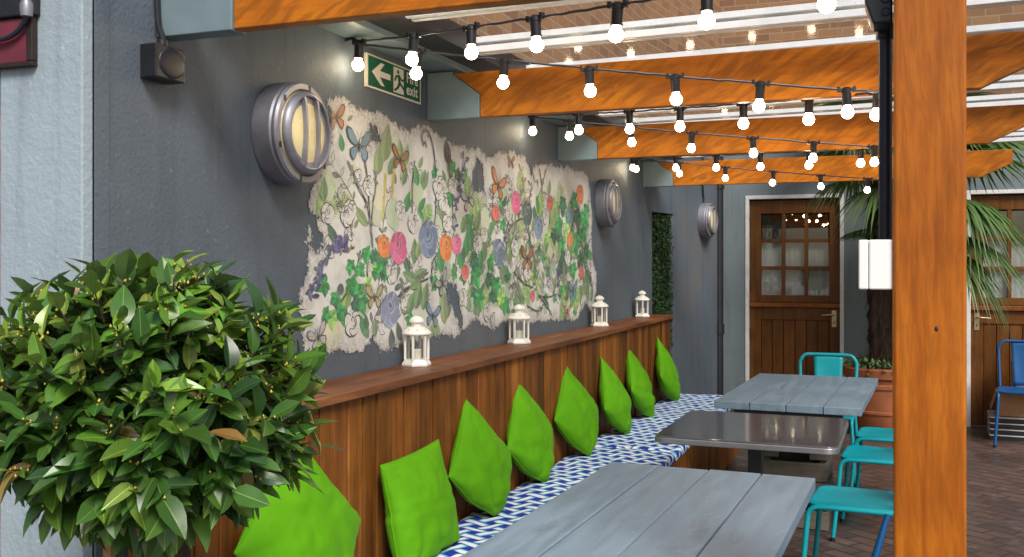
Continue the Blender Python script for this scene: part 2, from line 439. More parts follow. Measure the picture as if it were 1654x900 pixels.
def paving_mat():
    t = NT('clay_paving')
    tc = t.n('ShaderNodeTexCoord').outputs['Object']
    vec = t.n('ShaderNodeMapping', {'Vector': tc, 'Rotation': (0, 0, R(38))}).outputs[0]
    vec2 = t.n('ShaderNodeMapping', {'Vector': t.n('ShaderNodeVectorMath', {0: vec, 1: t.n('ShaderNodeVectorMath', {0: t.n('ShaderNodeTexNoise', {'Vector': tc, 'Scale': 3.}).outputs[1], 1: (.02, .02, 0)}, operation='MULTIPLY').outputs[0]}, operation='ADD').outputs[0]}).outputs[0]
    b = t.n('ShaderNodeTexBrick', {'Vector': vec2, 'Scale': 1.0, 'Mortar Size': .008, 'Brick Width': .21, 'Row Height': .105, 'Bias': 0.,
        'Color1': (.165, .100, .080, 1), 'Color2': (.09, .058, .050, 1), 'Mortar': (.035, .028, .024, 1)})
    n = t.noise(tc, 1.1, 5, .65); n2 = t.noise(tc, 30, 5, .65); n3 = t.noise(tc, 5, 5, .7)
    c = t.mix(t.ramp(n, [(.38, (0, 0, 0)), (.72, (.6, .6, .6))]), b.outputs[0], (.06, .043, .036))
    c = t.mix(t.ramp(n3, [(.58, (0, 0, 0)), (.72, (.6, .6, .6))]), c, (.26, .22, .19))
    c = t.mix(t.ramp(t.noise(tc, 2.3, 6, .7), [(.5, (0, 0, 0)), (.66, (.65, .65, .65))]), c, (.05, .04, .036))
    c = t.mix(t.math('MULTIPLY', n2, .4), c, (.035, .024, .02))
    rg = t.ramp(n, [(.35, (.62, .62, .62)), (.6, (.24, .24, .24))])
    return t.fin(t.bsdf(c, rg, 0, t.bump(t.math('ADD', t.math('MULTIPLY', b.outputs[1], -1), t.math('MULTIPLY', n2, .6)), .5, .006)))
MAT['paving'] = paving_mat()
# ------------------------------------------------------------------ ground and walls
rnd = random.Random(7)
g = MB(); g.add([(-60, -60, 0), (60, -60, 0), (60, 80, 0), (-60, 80, 0)], [(0, 1, 2, 3)])
tag(g.build('ground', MAT['paving']), kind='structure')

def wall_poly(pts, z0, z1, b, mi=0):
    b.prism(pts, z0, z1, 'z', mi)

# long grey rendered wall with the planted opening at its far end
w = MB()
AX, AY, BX, BY = 0.0, 7.93, .269, 9.88
def onang(y): return (BX-AX)/(BY-AY)*(y-AY)
y0, y1 = 7.985, 8.50; ZW = 2.50
wall_poly([(-.30, 1.90), (0, 1.90), (0, AY), (-.30, AY)], 0, ZW, w)
wall_poly([(-.30, AY), (0, AY), (onang(y0), y0), (-.30, y0)], 0, ZW, w)
wall_poly([(-.30, y0), (onang(y0), y0), (onang(y1), y1), (-.30, y1)], 1.925, ZW, w)
wall_poly([(-.30, y0), (-.12, y0), (-.12, y1), (-.30, y1)], 0.0, 1.925, w)
wall_poly([(-.12, y0), (onang(y0), y0), (onang(y1), y1), (-.12, y1)], 0.0, .62, w)
wall_poly([(-.30, y1), (onang(y1), y1), (BX, BY), (-.30, BY)], 0, ZW, w)
# smooth corner bead at the near end, and the joint before the far stretch
w.box(-.02, .006, 1.90, 1.945, 0, ZW)
sw = thing('rendered_wall', '', 'wall', (-.15, 1.9, 0))
w.build('render_face', MAT['wall'], sw)
w = MB(); wall_poly([(-.30, 1.90), (-.012, 1.90), (-.012, AY), (BX-.012, BY), (-.30, BY)], ZW+.003, 7.5, w)
w.build('brick_upper', MAT['brick'], sw)
tag(sw, 'long dark grey rough rendered wall that the floral mural is stuck to', 'wall')

p = MB(); p.box(-.268, .0, 1.862, 1.898, 0, 4.2)
tag(p.build('wall_pier', MAT['pale'], loc=(-.134, 1.862, 0), bevel=.004), 'pale blue grey painted end face of wall behind the bay tree', 'pier')
p = MB(); p.box(-4, -.271, 1.905, 2.15, 0, 4.2)
tag(p.build('brick_wall', MAT['brick'], loc=(-2, 1.905, 0)), 'sliver of brown brick wall at far left beyond the pale pier', 'brick wall')

# maroon board with its dark edging, a conduit looping over it
t = thing('fascia_board', 'maroon painted board with dark edging fixed to the pale pier', 'board', (-.45, 1.80, 1.98))
b = MB(); b.box(-.80, -.160, 1.848, 1.8605, 2.000, 2.108); b.build('panel', MAT['maroon'], t, .002)
b = MB(); b.box(-.80, -.140, 1.842, 1.8608, 1.988, 1.9995); b.box(-.1595, -.140, 1.842, 1.8608, 2.000, 2.112); b.build('frame', MAT['darkwood'], t, .002)
b = MB(); b.box(-.80, -.130, 1.838, 1.8608, 2.1125, 2.26); b.build('top_block', MAT['blackmetal'], t, .004)
t = thing('cable', 'black conduit curving across the maroon board', 'cable', (-.3, 1.78, 2.05))
b = MB(); b.tube(catmull([(-.8, 1.835, 2.044), (-.45, 1.835, 2.052), (-.27, 1.835, 2.056), (-.205, 1.835, 2.062), (-.165, 1.835, 2.085), (-.146, 1.832, 2.125), (-.144, 1.830, 2.3)], 6), .0065, 8)
b.build('sheath', MAT['pipe'], t)
b = MB(); b.lathe([(0, 0), (.014, .001), (.016, .012), (.016, .03), (.012, .04), (0, .041)], 14, T=M.Translation((-.145, 1.831, 2.105))); b.build('joint_box', MAT['steel'], t)
b = MB(); b.box(-.275, -.265, 1.826, 1.847, 2.044, 2.066); b.build('clip', MAT['pipe'], t, .002)

# ivy screen set back in the opening: one mass of small leaves on a dark panel
t = thing('hedge_panel', 'panel of small dark green leaves filling the opening in grey wall', 'hedge panel', (-.05, 8.24, .62))
b = MB(); b.prism([(-.118, y0+.003), (-.045, y0+.003), (onang(y1)-.045, y1-.003), (-.118, y1-.003)], .622, 1.922, 'z'); b.build('backing', MAT['soil'], t)
b = MB()
for i in range(3400):
    y = rnd.uniform(y0+.01, y1-.01); z = rnd.uniform(.64, 1.915); x = onang(y)+rnd.uniform(-.042, -.004)
    L = rnd.uniform(.022, .04); Wd = L*.32
    T = M.Translation((x, y, z)) @ M.Rotation(rnd.uniform(0, 2*pi), 4, 'X') @ M.Rotation(rnd.uniform(-.9, .9), 4, 'Y') @ M.Rotation(rnd.uniform(-.7, .7), 4, 'Z')
    s = rnd.uniform(.6, 1.25); c = (.030*s, .075*s, .022*s, 1)
    b.add([(0, 0, 0), (0, Wd, L*.45), (.003, 0, L), (0, -Wd, L*.45)], [(0, 1, 2, 3)], 0, c, T)
b.build('foliage', MAT['ivy'], t)

# ------------------------------------------------------------------ rear building
rb = thing('rear_building', 'blue grey rendered rear building with brick upper storey and stable doors', 'building', (3, 9.9, 0))
YB = 9.9
b = MB()
D1 = (.505, 1.427); D2 = (2.49, 3.412); HT = 2.163
for x0, x1 in ((-.3, D1[0]), (D1[1], D2[0]), (D2[1], 9.0)): b.box(x0, x1, YB, YB+.3, 0, 2.75)
for x0, x1 in (D1, D2): b.box(x0, x1, YB, YB+.3, HT, 2.75)
b.build('wall', MAT['wall_back'], rb)
b = MB(); b.box(-.3, 9.0, YB+.012, YB+.3, 2.753, 9.5); b.build('brick_storey', MAT['brick'], rb)
b = MB(); b.box(.2, 9.0, YB-.03, YB+.02, 2.70, 2.755); b.build('string_course', MAT['wall_back'], rb, .006)
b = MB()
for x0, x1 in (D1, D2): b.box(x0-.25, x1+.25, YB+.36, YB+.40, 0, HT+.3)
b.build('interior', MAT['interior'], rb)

def make_door(xo):
    """stable door: nine panes above, boarded half below; xo = left edge of its frame"""
    W = .922; fr = .036; yl = YB+.045
    d = MB()
    def bd(x0, x1, z0, z1, ya, yb, sh=1.0):
        d.box(xo+x0, xo+x1, ya, yb, z0, z1, 0, (sh, sh, sh, rnd.random()))
    x0, x1 = fr+.004, W-fr-.004
    st = .105
    # lower leaf
    bd(x0, x0+st, .02, 1.065, yl, yl+.044, .95); bd(x1-st*.9, x1, .02, 1.065, yl, yl+.044, .9)
    bd(x0+st, x1-st*.9, .945, 1.065, yl, yl+.044); bd(x0+st, x1-st*.9, .02, .16, yl, yl+.044)
    nb = 6; bw = (x1-st*.9-x0-st)/nb
    for i in range(nb): bd(x0+st+i*bw+.003, x0+st+(i+1)*bw-.003, .16, .945, yl+.012, yl+.036, rnd.uniform(.8, 1.15))
    bd(x0+st, x1-st*.9, .16, .945, yl+.036, yl+.043, .3)
    # upper leaf
    bd(x0, x0+st, 1.115, 2.115, yl, yl+.044, .95); bd(x1-st*.9, x1, 1.115, 2.115, yl, yl+.044, .9)
    zt, zb = 1.985, 1.185
    bd(x0+st, x1-st*.9, zt, 2.115, yl, yl+.044); bd(x0+st, x1-st*.9, 1.115, zb, yl, yl+.044)
    px0, px1 = x0+st, x1-st*.9
    for k in (1, 2):
        xm = px0+(px1-px0)*k/3; bd(xm-.017, xm+.017, zb, zt, yl+.002, yl+.042)
        zm = zb+(zt-zb)*k/3
        for q in range(3):
            xa = px0+(px1-px0)*q/3+(.017 if q else 0); xb = px0+(px1-px0)*(q+1)/3-(.017 if q < 2 else 0)
            bd(xa, xb, zm-.017, zm+.017, yl+.004, yl+.040)
    door = d.build('door', MAT['door'], rb, .004)
    e = MB(); e.box(xo+x0-.004, xo+x1+.004, yl-.035, yl+.03, 1.068, 1.112, 0, (1.5, 1.35, 1.3, .3)); e.build('ledge', MAT['door'], door, .006)
    e = MB()
    e.box(xo, xo+fr, YB-.012, YB+.11, 0, HT-fr); e.box(xo+W-fr, xo+W, YB-.012, YB+.11, 0, HT-fr); e.box(xo, xo+W, YB-.012, YB+.11, HT-fr, HT)
    e.build('door_frame', MAT['whiteframe'], door, .004)
    e = MB(); e.box(xo+fr, xo+W-fr, YB-.03, YB+.10, .0, .018); e.build('threshold', MAT['crate'], door, .004)
    for q in range(3):
        for k in range(3):
            e = MB(); e.box(xo+px0+(px1-px0)*q/3+.012, xo+px0+(px1-px0)*(q+1)/3-.012, yl+.020, yl+.024, zb+(zt-zb)*k/3+.012, zb+(zt-zb)*(k+1)/3-.012)
            e.build('pane', MAT['pane'], door)
    e = MB()
    n = 60; za, zc = zb-.01, zb+(zt-zb)*.667
    vs = []
    for i in range(n+1):
        xx = xo+px0+(px1-px0)*i/n; yy = yl+.060+.0022*sin(i*1.15)+.002*sin(i*.37)
        vs += [(xx, yy, za), (xx, yy, zc)]
    e.add(vs, [(2*i, 2*i+2, 2*i+3, 2*i+1) for i in range(n)], smooth=True)
    e.build('curtain', MAT['curtain'], door)
    return door, x0, x1, yl
for xo, hs in ((D1[0], 1), (D2[0], -1)):
    door, x0, x1, yl = make_door(xo)
    hx = xo+(x1-.05 if hs > 0 else x0+.05)
    e = MB(); e.box(hx-.021, hx+.021, yl-.007, yl, .885, 1.045); e.box(hx-.004, hx+.004, yl-.0085, yl-.0072, .915, .94, 1)
    e.tube([(hx, yl, 1.0), (hx, yl-.045, 1.0)], .009, 10)
    e.tube(catmull([(hx, yl-.045, 1.0), (hx-hs*.03, yl-.052, 1.003), (hx-hs*.11, yl-.048, .998)], 6), [.0095]*7+[.008]*6, 10)
    e.build('handle', [MAT['brass'], MAT['black']], door, .001)
    ex = xo+(.036 if hs > 0 else .922-.036)
    for z in (.28, .80, 1.27, 1.90):
        e = MB(); e.tube([(ex, yl-.006, z-.05), (ex, yl-.006, z+.05)], .007, 8); e.build('hinge', MAT['darkwood'], door)

# drainpipe in the corner
t = thing('drainpipe', 'black drainpipe running down the corner beside the left stable door', 'drainpipe', (.265, 9.80, 0))
b = MB(); b.tube([(.262, 9.80, .0), (.262, 9.80, 2.69)], .044, 16); b.build('pipe', MAT['blackmetal'], t)
for z in (.85, 2.28):
    b = MB(); b.lathe([(.046, -.05), (.054, -.048), (.054, .048), (.046, .05)], 16, T=M.Translation((.262, 9.80, z))); b.box(.15, .20, 9.78, 9.82, z-.02, z+.02); b.box(.20, .222, 9.785, 9.815, z-.015, z+.015); b.build('bracket', MAT['blackmetal'], t)

# ------------------------------------------------------------------ pergola
pg = thing('pergola', 'orange varnished timber pergola with glass roof along the grey wall', 'pergola', (1.9, 4.5, 0))
ZB, ZT = 2.107, 2.297
YS = [2.13, 3.78, 5.54, 7.69]; XE = [2.30, 2.33, 2.50, 2.64]
for y, xe in zip(YS, XE):
    b = MB()
    b.prism([(.118, ZT), (.243, ZT-.092), (.243, ZB+.002), (xe-.20, ZB+.002), (xe, ZB+.095), (xe, ZT)], y, y+.047, 'y')
    b.build('beam', MAT['beam'], pg, .003)
    b = MB(); b.prism([(.001, ZT+.008), (.118, ZT+.008), (.118, ZT-.002), (.2415, ZT-.0935), (.2415, ZB-.002), (.001, ZB-.002)], y-.008, y+.056, 'y'); b.build('bracket', MAT['bracket'], pg, .003)
PX0, PX1 = 1.842, 1.968
b = MB(); b.box(PX0, PX1, 2.0, 2.126, 0, 2.66); po_ = b.build('post', MAT['post'], pg, .005)
b = MB(); b.lathe([(.0, .0012), (.0016, .001), (.0034, .0)], 12, T=M.Translation((1.9165, 1.9999, 1.377)) @ M.Rotation(R(90), 4, 'X') @ M.Scale(1.6, 4, (0, 1, 0))); b.build('knot', MAT['darkwood'], po_)
b = MB(); b.box(PX0+.012, PX1-.05, 7.80, 7.88, 0, 1.985); b.build('post', MAT['post'], pg, .005)
b = MB(); b.box(PX0+.015, PX0+.075, 2.18, 7.95, 1.99, 2.1055); b.build('side_rail', MAT['beam'], pg, .003)
# roof: painted soffit along the wall, dark gutter, glass, white glazing bars
b = MB(); b.box(.002, .15, 2.22, 7.9, 2.312, 2.335); b.build('soffit_board', MAT['bracket'], pg, .003)
b = MB(); b.box(.152, .285, 2.22, 7.9, 2.335, 2.42); b.build('gutter', MAT['black'], pg)
ybars = [2.42, 3.02, 3.62, 4.22, 4.82, 5.42, 6.02, 6.62, 7.22, 7.82]
ZG0, ZG1, XG0, XG1 = 2.372, 2.402, .20, 2.85
for y in ybars:
    b = MB()
    def sl(x): return ZG0+(ZG1-ZG0)*(x-XG0)/(XG1-XG0)
    for dy, dz0, dz1 in ((.0, -.032, -.006), (.045, -.032, -.006), (.0, .006, .03)):
        ya, yb = y+dy, y+dy+(.022 if dy or dz0 < 0 else .067)
        b.add([(.27, ya, sl(.27)+dz0), (XG1, ya, sl(XG1)+dz0), (XG1, yb, sl(XG1)+dz0), (.27, yb, sl(.27)+dz0),
               (.27, ya, sl(.27)+dz1), (XG1, ya, sl(XG1)+dz1), (XG1, yb, sl(XG1)+dz1), (.27, yb, sl(.27)+dz1)],
              [(0,3,2,1),(4,5,6,7),(0,1,5,4),(1,2,6,5),(2,3,7,6),(3,0,4,7)])
    b.build('glazing_bar', MAT['alu'], pg, .002)
for ya, yb in zip(ybars[:-1], ybars[1:]):
    b = MB(); z0, z1 = ZG0-.004, ZG1-.004
    b.add([(.25, ya+.01, z0), (XG1-.02, ya+.01, z1), (XG1-.02, yb+.04, z1), (.25, yb+.04, z0)], [(0, 1, 2, 3)])
    b.build('glass_pane', MAT['roofglass'], pg)

# conduit and boxes on the post
t = thing('conduit', 'dark conduit pipe running down the left side of orange post', 'conduit', (1.826, 2.15, 1.55))
b = MB(); b.tube([(1.827, 2.146, 1.54), (1.827, 2.146, 2.03)], .0135, 14); b.build('pipe', MAT['pipe'], t)
b = MB(); b.lathe([(.0138, 0), (.0185, .002), (.0185, .03), (.0138, .034)], 14, T=M.Translation((1.827, 2.146, 1.955))); b.build('coupler', MAT['pipe'], t)
t = thing('power_box', 'black plug box with two round holes at the top of orange post', 'plug box', (1.81, 2.12, 1.96))
b = MB(); b.prism([(1.8405, 1.968), (1.804, 1.968), (1.789, 2.012), (1.789, 2.030), (1.803, 2.048), (1.8405, 2.050)], 2.05, 2.13, 'y'); b.build('body', MAT['black'], t, .004)
for z in (1.99, 2.015):
    b = MB(); b.lathe([(.0, .002), (.0055, .0022), (.0065, .004), (.0085, .004), (.009, 0)], 16, T=M.Translation((1.828, 2.0495, z)) @ M.Rotation(R(90), 4, 'X')); b.build('socket_hole', MAT['blackmetal'], t)
t = thing('junction_box', 'white plastic junction box on the left of orange post', 'junction box', (1.81, 2.10, 1.44))
b = MB(); b.box(1.780, 1.8405, 2.019, 2.085, 1.4500, 1.5440); b.build('body', MAT['whiteplastic'], t, .003)
b = MB(); b.box(1.779, 1.7965, 2.009, 2.0187, 1.4492, 1.5448); b.box(1.7978, 1.8405, 2.009, 2.0187, 1.4492, 1.5448); b.build('lid', MAT['whiteplastic'], t, .003)

# ------------------------------------------------------------------ festoon lights
RUNS = [((.05, 3.10, 2.288), (1.84, 2.35, 2.178), [.006, .161, .304, .446, .605, .753, .916], 'strand of lit bulbs nearest the camera above the fire exit sign'),
        ((.05, 3.10, 2.282), (1.84, 3.70, 2.094), [.116, .281, .44, .601, .76, .918], 'strand of lit bulbs crossing in front of the second orange beam'),
        ((.05, 4.938, 2.280), (1.84, 3.70, 2.100), [.005, .187, .363, .518, .686, .837, .975], 'strand of lit bulbs running from wall to post just below second beam'),
        ((.05, 4.938, 2.276), (1.84, 5.45, 2.093), [.109, .283, .455, .624, .791, .955], 'strand of lit bulbs crossing in front of the third orange beam'),
        ((.05, 7.12, 2.283), (1.84, 5.45, 2.100), [.006, .227, .411, .586, .756, .916], 'strand of lit bulbs between the third and the last beam'),
        ((.05, 7.12, 2.277), (1.84, 7.55, 2.090), [.02, .189, .371, .557, .737, .915], 'farthest strand of lit bulbs in front of the last orange beam')]
def socket_mesh():
    b = MB()
    b.lathe([(.0, .012), (.012, .011), (.019, .004), (.019, -.006), (.0165, -.009), (.0155, -.046), (.0175, -.048), (.0175, -.054), (.0, -.055)], 16)
    b.box(-.031, .031, -.008, .008, -.004, .006)
    for sx in (-1, 1): b.box(sx*.027-.004, sx*.027+.004, -.009, .009, .0062, .014)
    return b
def bulb_mesh():
    b = MB(); r = .0212
    b.lathe([(.0, -2*r)]+[(r*cos(a), -r+r*sin(a)) for a in [R(x) for x in range(-75, 61, 15)]]+[(.0125, .001), (.0125, .006)], 18, T=M.Translation((0, 0, -.057)))
    return b
sock0 = bulb0 = None
for (p, q, ts, lab) in RUNS:
    t = thing('festoon_light', lab, 'string lights', p, 0, 'festoon strings zigzagging under the roof')
    P0, P1 = V(p), V(q)
    def pt(u, P0=P0, P1=P1):
        v = P0.lerp(P1, u); v.z -= .012*4*u*(1-u); return v
    b = MB()
    us = sorted(set([i/60 for i in range(61)]))
    kn = random.Random(int(p[1]*100))
    path = [pt(u)+V((0, kn.uniform(-.0022, .0022), .004+kn.uniform(-.0022, .0022))) for u in us]
    b.tube(path, .0042, 8)
    if q[1] < 3: pass
    b.tube([P0+V((-.05, 0, .02)), P0+V((-.02, 0, .025)), P0+V((0, 0, .01))], .004, 8)
    b.build('cable', MAT['pipe'], t)
    d = (P1-P0); rz = atan2(d.y, d.x)
    for u in ts:
        if sock0 is None:
            sock0 = socket_mesh().build('socket', MAT['black'], t, local=True); s = sock0
            bulb0 = bulb_mesh().build('bulb', MAT['bulb'], s, local=True)
        else:
            s = sock0.copy(); COL.objects.link(s); s.parent = t
            bb = bulb0.copy(); COL.objects.link(bb); bb.parent = s
        s.location = pt(u)-V(p)
        s.rotation_euler = (kn.uniform(-.09, .09), kn.uniform(-.09, .09), rz)

# ------------------------------------------------------------------ wall fittings
def make_bulkhead():
    t = thing('wall_light', 'x', 'wall light', (0, 0, 0), 0, 'round bulkhead lights on the grey wall', local=True)
    T = M.Rotation(R(90), 4, 'Y')   # z -> +x
    b = MB(); b.lathe([(.160, .0), (.163, .004), (.163, .066), (.158, .072), (.135, .072)], 56, T=T); b.build('body', MAT['steel'], t, local=True)
    b = MB(); b.lathe([(.138, .0715), (.158, .0725), (.162, .077), (.162, .085), (.156, .092), (.140, .093), (.136, .088), (.136, .0715)], 56, T=T)
    bz = b.build('bezel', MAT['steel'], t, local=True)
    for k in range(6):
        a = R(20+60*k)
        b = MB(); b.box(.088, .0942, .148*cos(a)-.005, .148*cos(a)+.005, .148*sin(a)-.009, .148*sin(a)+.009); b.build('screw_slot', MAT['black'], bz, local=True)
    b = MB(); b.lathe([(.137, .073)]+[(.134*cos(R(x)), .080+.034*sin(R(x))) for x in range(0, 90, 12)]+[(.0, .114)], 48, T=T); b.build('diffuser', MAT['diffuser'], t, local=True)
    g = MB()
    # guard: a flat ring on the bezel and two bulging upright bars
    g.lathe([(.113, .104), (.113, .113), (.117, .116), (.126, .110), (.132, .100), (.132, .0935), (.128, .093), (.116, .102)], 56, T=T)
    for y in (-.036, .036):
        zz = sqrt(.116**2-y*y); n = 14; hw = .007
        vs = []
        for i in range(n+1):
            u = -1+2*i/n
            x = .112+.012*sqrt(max(0, 1-u*u*.96)); z = zz*u
            vs += [(x-.014, y-hw, z), (x-.014, y+hw, z), (x, y+hw*.8, z), (x, y-hw*.8, z)]
        fs = []
        for i in range(n):
            for k in range(4):
                fs.append((4*i+k, 4*i+(k+1) % 4, 4*i+4+(k+1) % 4, 4*i+4+k))
        g.add(vs, [f[::-1] for f in fs], smooth=True)
    g.build('guard', MAT['steel'], t, local=True, ang=40)
    return t
wl = make_bulkhead(); wl.location = (.0, 2.70, 1.915)
wl['label'] = 'large round grey bulkhead light at the left edge of mural'
dup(wl, (.0, 6.47, 1.905), 0, 'round bulkhead light on the grey wall right of the mural')
l3 = dup(wl, (onang(9.30), 9.30, 1.902), -atan2(BX-AX, BY-AY), 'small far bulkhead light with black cable beside the black drainpipe')
t = thing('cable', 'thin black cable rising above the far bulkhead light', 'cable', (.18, 9.3, 2.06))
b = MB(); b.tube(catmull([(.202, 9.30, 2.06), (.20, 9.30, 2.12), (.20, 9.26, 2.2), (.205, 9.24, 2.4), (.20, 9.24, 2.7)], 6), .008, 8); b.build('sheath', MAT['blackmetal'], t)

# black speaker-like sensor box under the first bracket
t = thing('wall_sensor', 'small black box with domed front on the grey wall below first bracket', 'sensor box', (0, 2.10, 1.98))
b = MB(); b.box(.001, .055, 2.058, 2.170, 1.985, 2.075); b.build('body', MAT['black'], t, .004)
b = MB(); b.lathe([(.050*cos(R(x)), .007*sin(R(x))) for x in range(0, 90, 10)]+[(0, .007)], 24, T=M.Translation((.0552, 2.118, 2.03)) @ M.Rotation(R(90), 4, 'Y') @ M.Scale(.82, 4, (1, 0, 0))); b.build('dome', MAT['black'], t)
b = MB(); b.tube(catmull([(.03, 2.11, 2.074), (.03, 2.112, 2.10), (.02, 2.105, 2.16), (.02, 2.10, 2.4), (.02, 2.10, 2.6)], 5), .008, 8); b.lathe([(.014, 0), (.014, .016), (.009, .02)], 14, T=M.Translation((.03, 2.11, 2.0755))); b.build('cable', MAT['black'], t)

# fire exit sign
SX, SY0, SY1, SZ0, SZ1 = .012, 3.236, 3.692, 2.160, 2.287
t = thing('fire_exit_sign', 'green fire exit sign with white arrow and running figure', 'sign', (SX, 3.46, 2.16))
b = MB(); b.box(.001, SX, SY0, SY1, SZ0, SZ1); b.build('plate', MAT['signwhite'], t, .001)
b = MB(); b.box(SX+.0002, SX+.0012, SY0+.012, SY1-.012, SZ0+.007, SZ1-.007); b.build('green_field', MAT['signgreen'], t)
W_, H_ = SY1-SY0-.024, SZ1-SZ0-.014
def sg(u, v): return (SY0+.012+u*W_, SZ0+.007+v*H_)
def flat(b, pts, x0=SX+.0016, x1=SX+.0022, mi=0): b.prism([sg(*p) for p in pts], x0, x1, 'x', mi)
b = MB(); flat(b, [(.06, .5), (.22, .88), (.29, .88), (.20, .60), (.40, .60), (.40, .40), (.20, .40), (.29, .12), (.22, .12)]); b.build('arrow', MAT['signwhite'], t)
b = MB()
flat(b, [(.46, .06), (.66, .06), (.66, .94), (.46, .94)])                       # doorway
fx0, fx1 = SX+.0025, SX+.0031
flat(b, [(.545+.022*cos(a), .80+.075*sin(a)) for a in [2*pi*k/14 for k in range(14)]], fx0, fx1, 1)
flat(b, [(.535, .70), (.575, .72), (.60, .42), (.555, .40)], fx0, fx1, 1)
flat(b, [(.558, .40), (.60, .43), (.645, .36), (.69, .22), (.665, .17), (.62, .30)], fx0+.0001, fx1+.0001, 1)
flat(b, [(.553, .42), (.588, .40), (.56, .24), (.49, .09), (.465, .14), (.525, .27)], fx0+.0002, fx1+.0002, 1)
flat(b, [(.575, .70), (.57, .62), (.62, .50), (.665, .56), (.655, .62), (.62, .58)], fx0+.0003, fx1+.0003, 1)
flat(b, [(.535, .70), (.55, .63), (.515, .58), (.49, .44), (.468, .47), (.49, .64)], fx0+.0004, fx1+.0004, 1)
b.build('running_figure', [MAT['signwhite'], MAT['signgreen']], t)
def text_mesh(s, size):
    cu = bpy.data.curves.new('txt', 'FONT'); cu.body = s; cu.size = size; cu.extrude = .0003; cu.offset = .0012; cu.space_character = 1.08
    ob = bpy.data.objects.new('txt', cu); COL.objects.link(ob)
    dg = bpy.context.evaluated_depsgraph_get()
    me = bpy.data.meshes.new_from_object(ob.evaluated_get(dg))
    vs = [tuple(v.co) for v in me.vertices]; fs = [tuple(p.vertices) for p in me.polygons]
    bpy.data.objects.remove(ob); bpy.data.curves.remove(cu); bpy.data.meshes.remove(me)
    return vs, fs
for s, v0 in (('Fire', .56), ('exit', .14)):
    vs, fs = text_mesh(s, .058)
    y_, z_ = sg(.715, v0)
    b = MB(); b.add([(SX+.0020+p[2], y_+p[0]*1.05, z_+p[1]) for p in vs], fs); b.build('lettering', MAT['signwhite'], t)
# ------------------------------------------------------------------ mural (wall coordinates: y along the wall, z up)
OUTLINE=[(2.978, 2.058), (3.023, 2.089), (3.078, 2.097), (3.134, 2.088), (3.192, 2.072), (3.281, 2.073), (3.398, 2.083), (3.454, 2.066), (3.549, 2.044), (3.626, 2.042), (3.654, 2.066), (3.7, 2.079), (3.795, 2.084), (3.862, 2.063), (3.945, 2.054), (3.964, 2.051), (4.044, 2.038), (4.126, 2.042), (4.197, 2.027), (4.211, 2.043), (4.329, 2.059), (4.391, 2.035), (4.437, 2.016), (4.534, 2.038), (4.6, 2.061), (4.686, 2.07), (4.81, 2.086), (4.847, 2.067), (4.959, 2.082), (4.998, 2.052), (5.057, 2.004), (5.077, 1.972), (5.097, 2.021), (5.137, 2.045), (5.415, 2.075), (5.483, 2.07), (5.745, 2.095), (5.898, 2.078), (6.031, 2.093), (6.155, 2.068), (6.197, 1.99), (6.226, 1.887), (6.255, 1.806), (6.24, 1.639), (6.255, 1.529), (6.357, 1.438), (6.357, 1.309), (6.226, 1.174), (6.113, 1.24), (5.99, 1.186), (5.885, 1.14), (5.517, 1.16), (5.158, 1.173), (5.047, 1.166), (4.712, 1.204), (4.617, 1.191), (4.518, 1.166), (4.383, 1.198), (4.299, 1.233), (4.119, 1.183), (4.064, 1.153), (3.964, 1.188), (3.875, 1.18), (3.718, 1.181), (3.549, 1.17), (3.413, 1.154), (3.358, 1.154), (3.343, 1.186), (3.304, 1.215), (3.257, 1.193), (3.22, 1.166), (3.157, 1.164), (3.053, 1.191), (2.999, 1.185), (2.946, 1.166), (2.872, 1.162), (2.842, 1.181), (2.83, 1.203), (2.812, 1.238), (2.823, 1.283), (2.804, 1.333), (2.797, 1.399), (2.812, 1.426), (2.838, 1.452), (2.853, 1.508), (2.842, 1.575), (2.861, 1.626), (2.88, 1.603), (2.872, 1.569), (2.895, 1.536), (2.934, 1.536), (2.942, 1.601), (2.914, 1.627), (2.903, 1.652), (2.864, 1.674), (2.853, 1.717), (2.872, 1.752), (2.895, 1.781), (2.914, 1.8), (2.962, 1.851), (2.986, 1.912), (3.003, 1.964)]
HOLES=[[(4.307, 1.994), (4.375, 1.974), (4.391, 1.904), (4.391, 1.85), (4.284, 1.843), (4.247, 1.869), (4.262, 1.923)], [(3.281, 2.017), (3.309, 2.023), (3.329, 2.004), (3.348, 1.983), (3.334, 1.962), (3.309, 1.969), (3.285, 1.957), (3.276, 1.991)], [(3.977, 1.412), (4.064, 1.396), (4.098, 1.317), (4.14, 1.23), (4.112, 1.197), (4.064, 1.276), (3.997, 1.321), (3.964, 1.377)]]
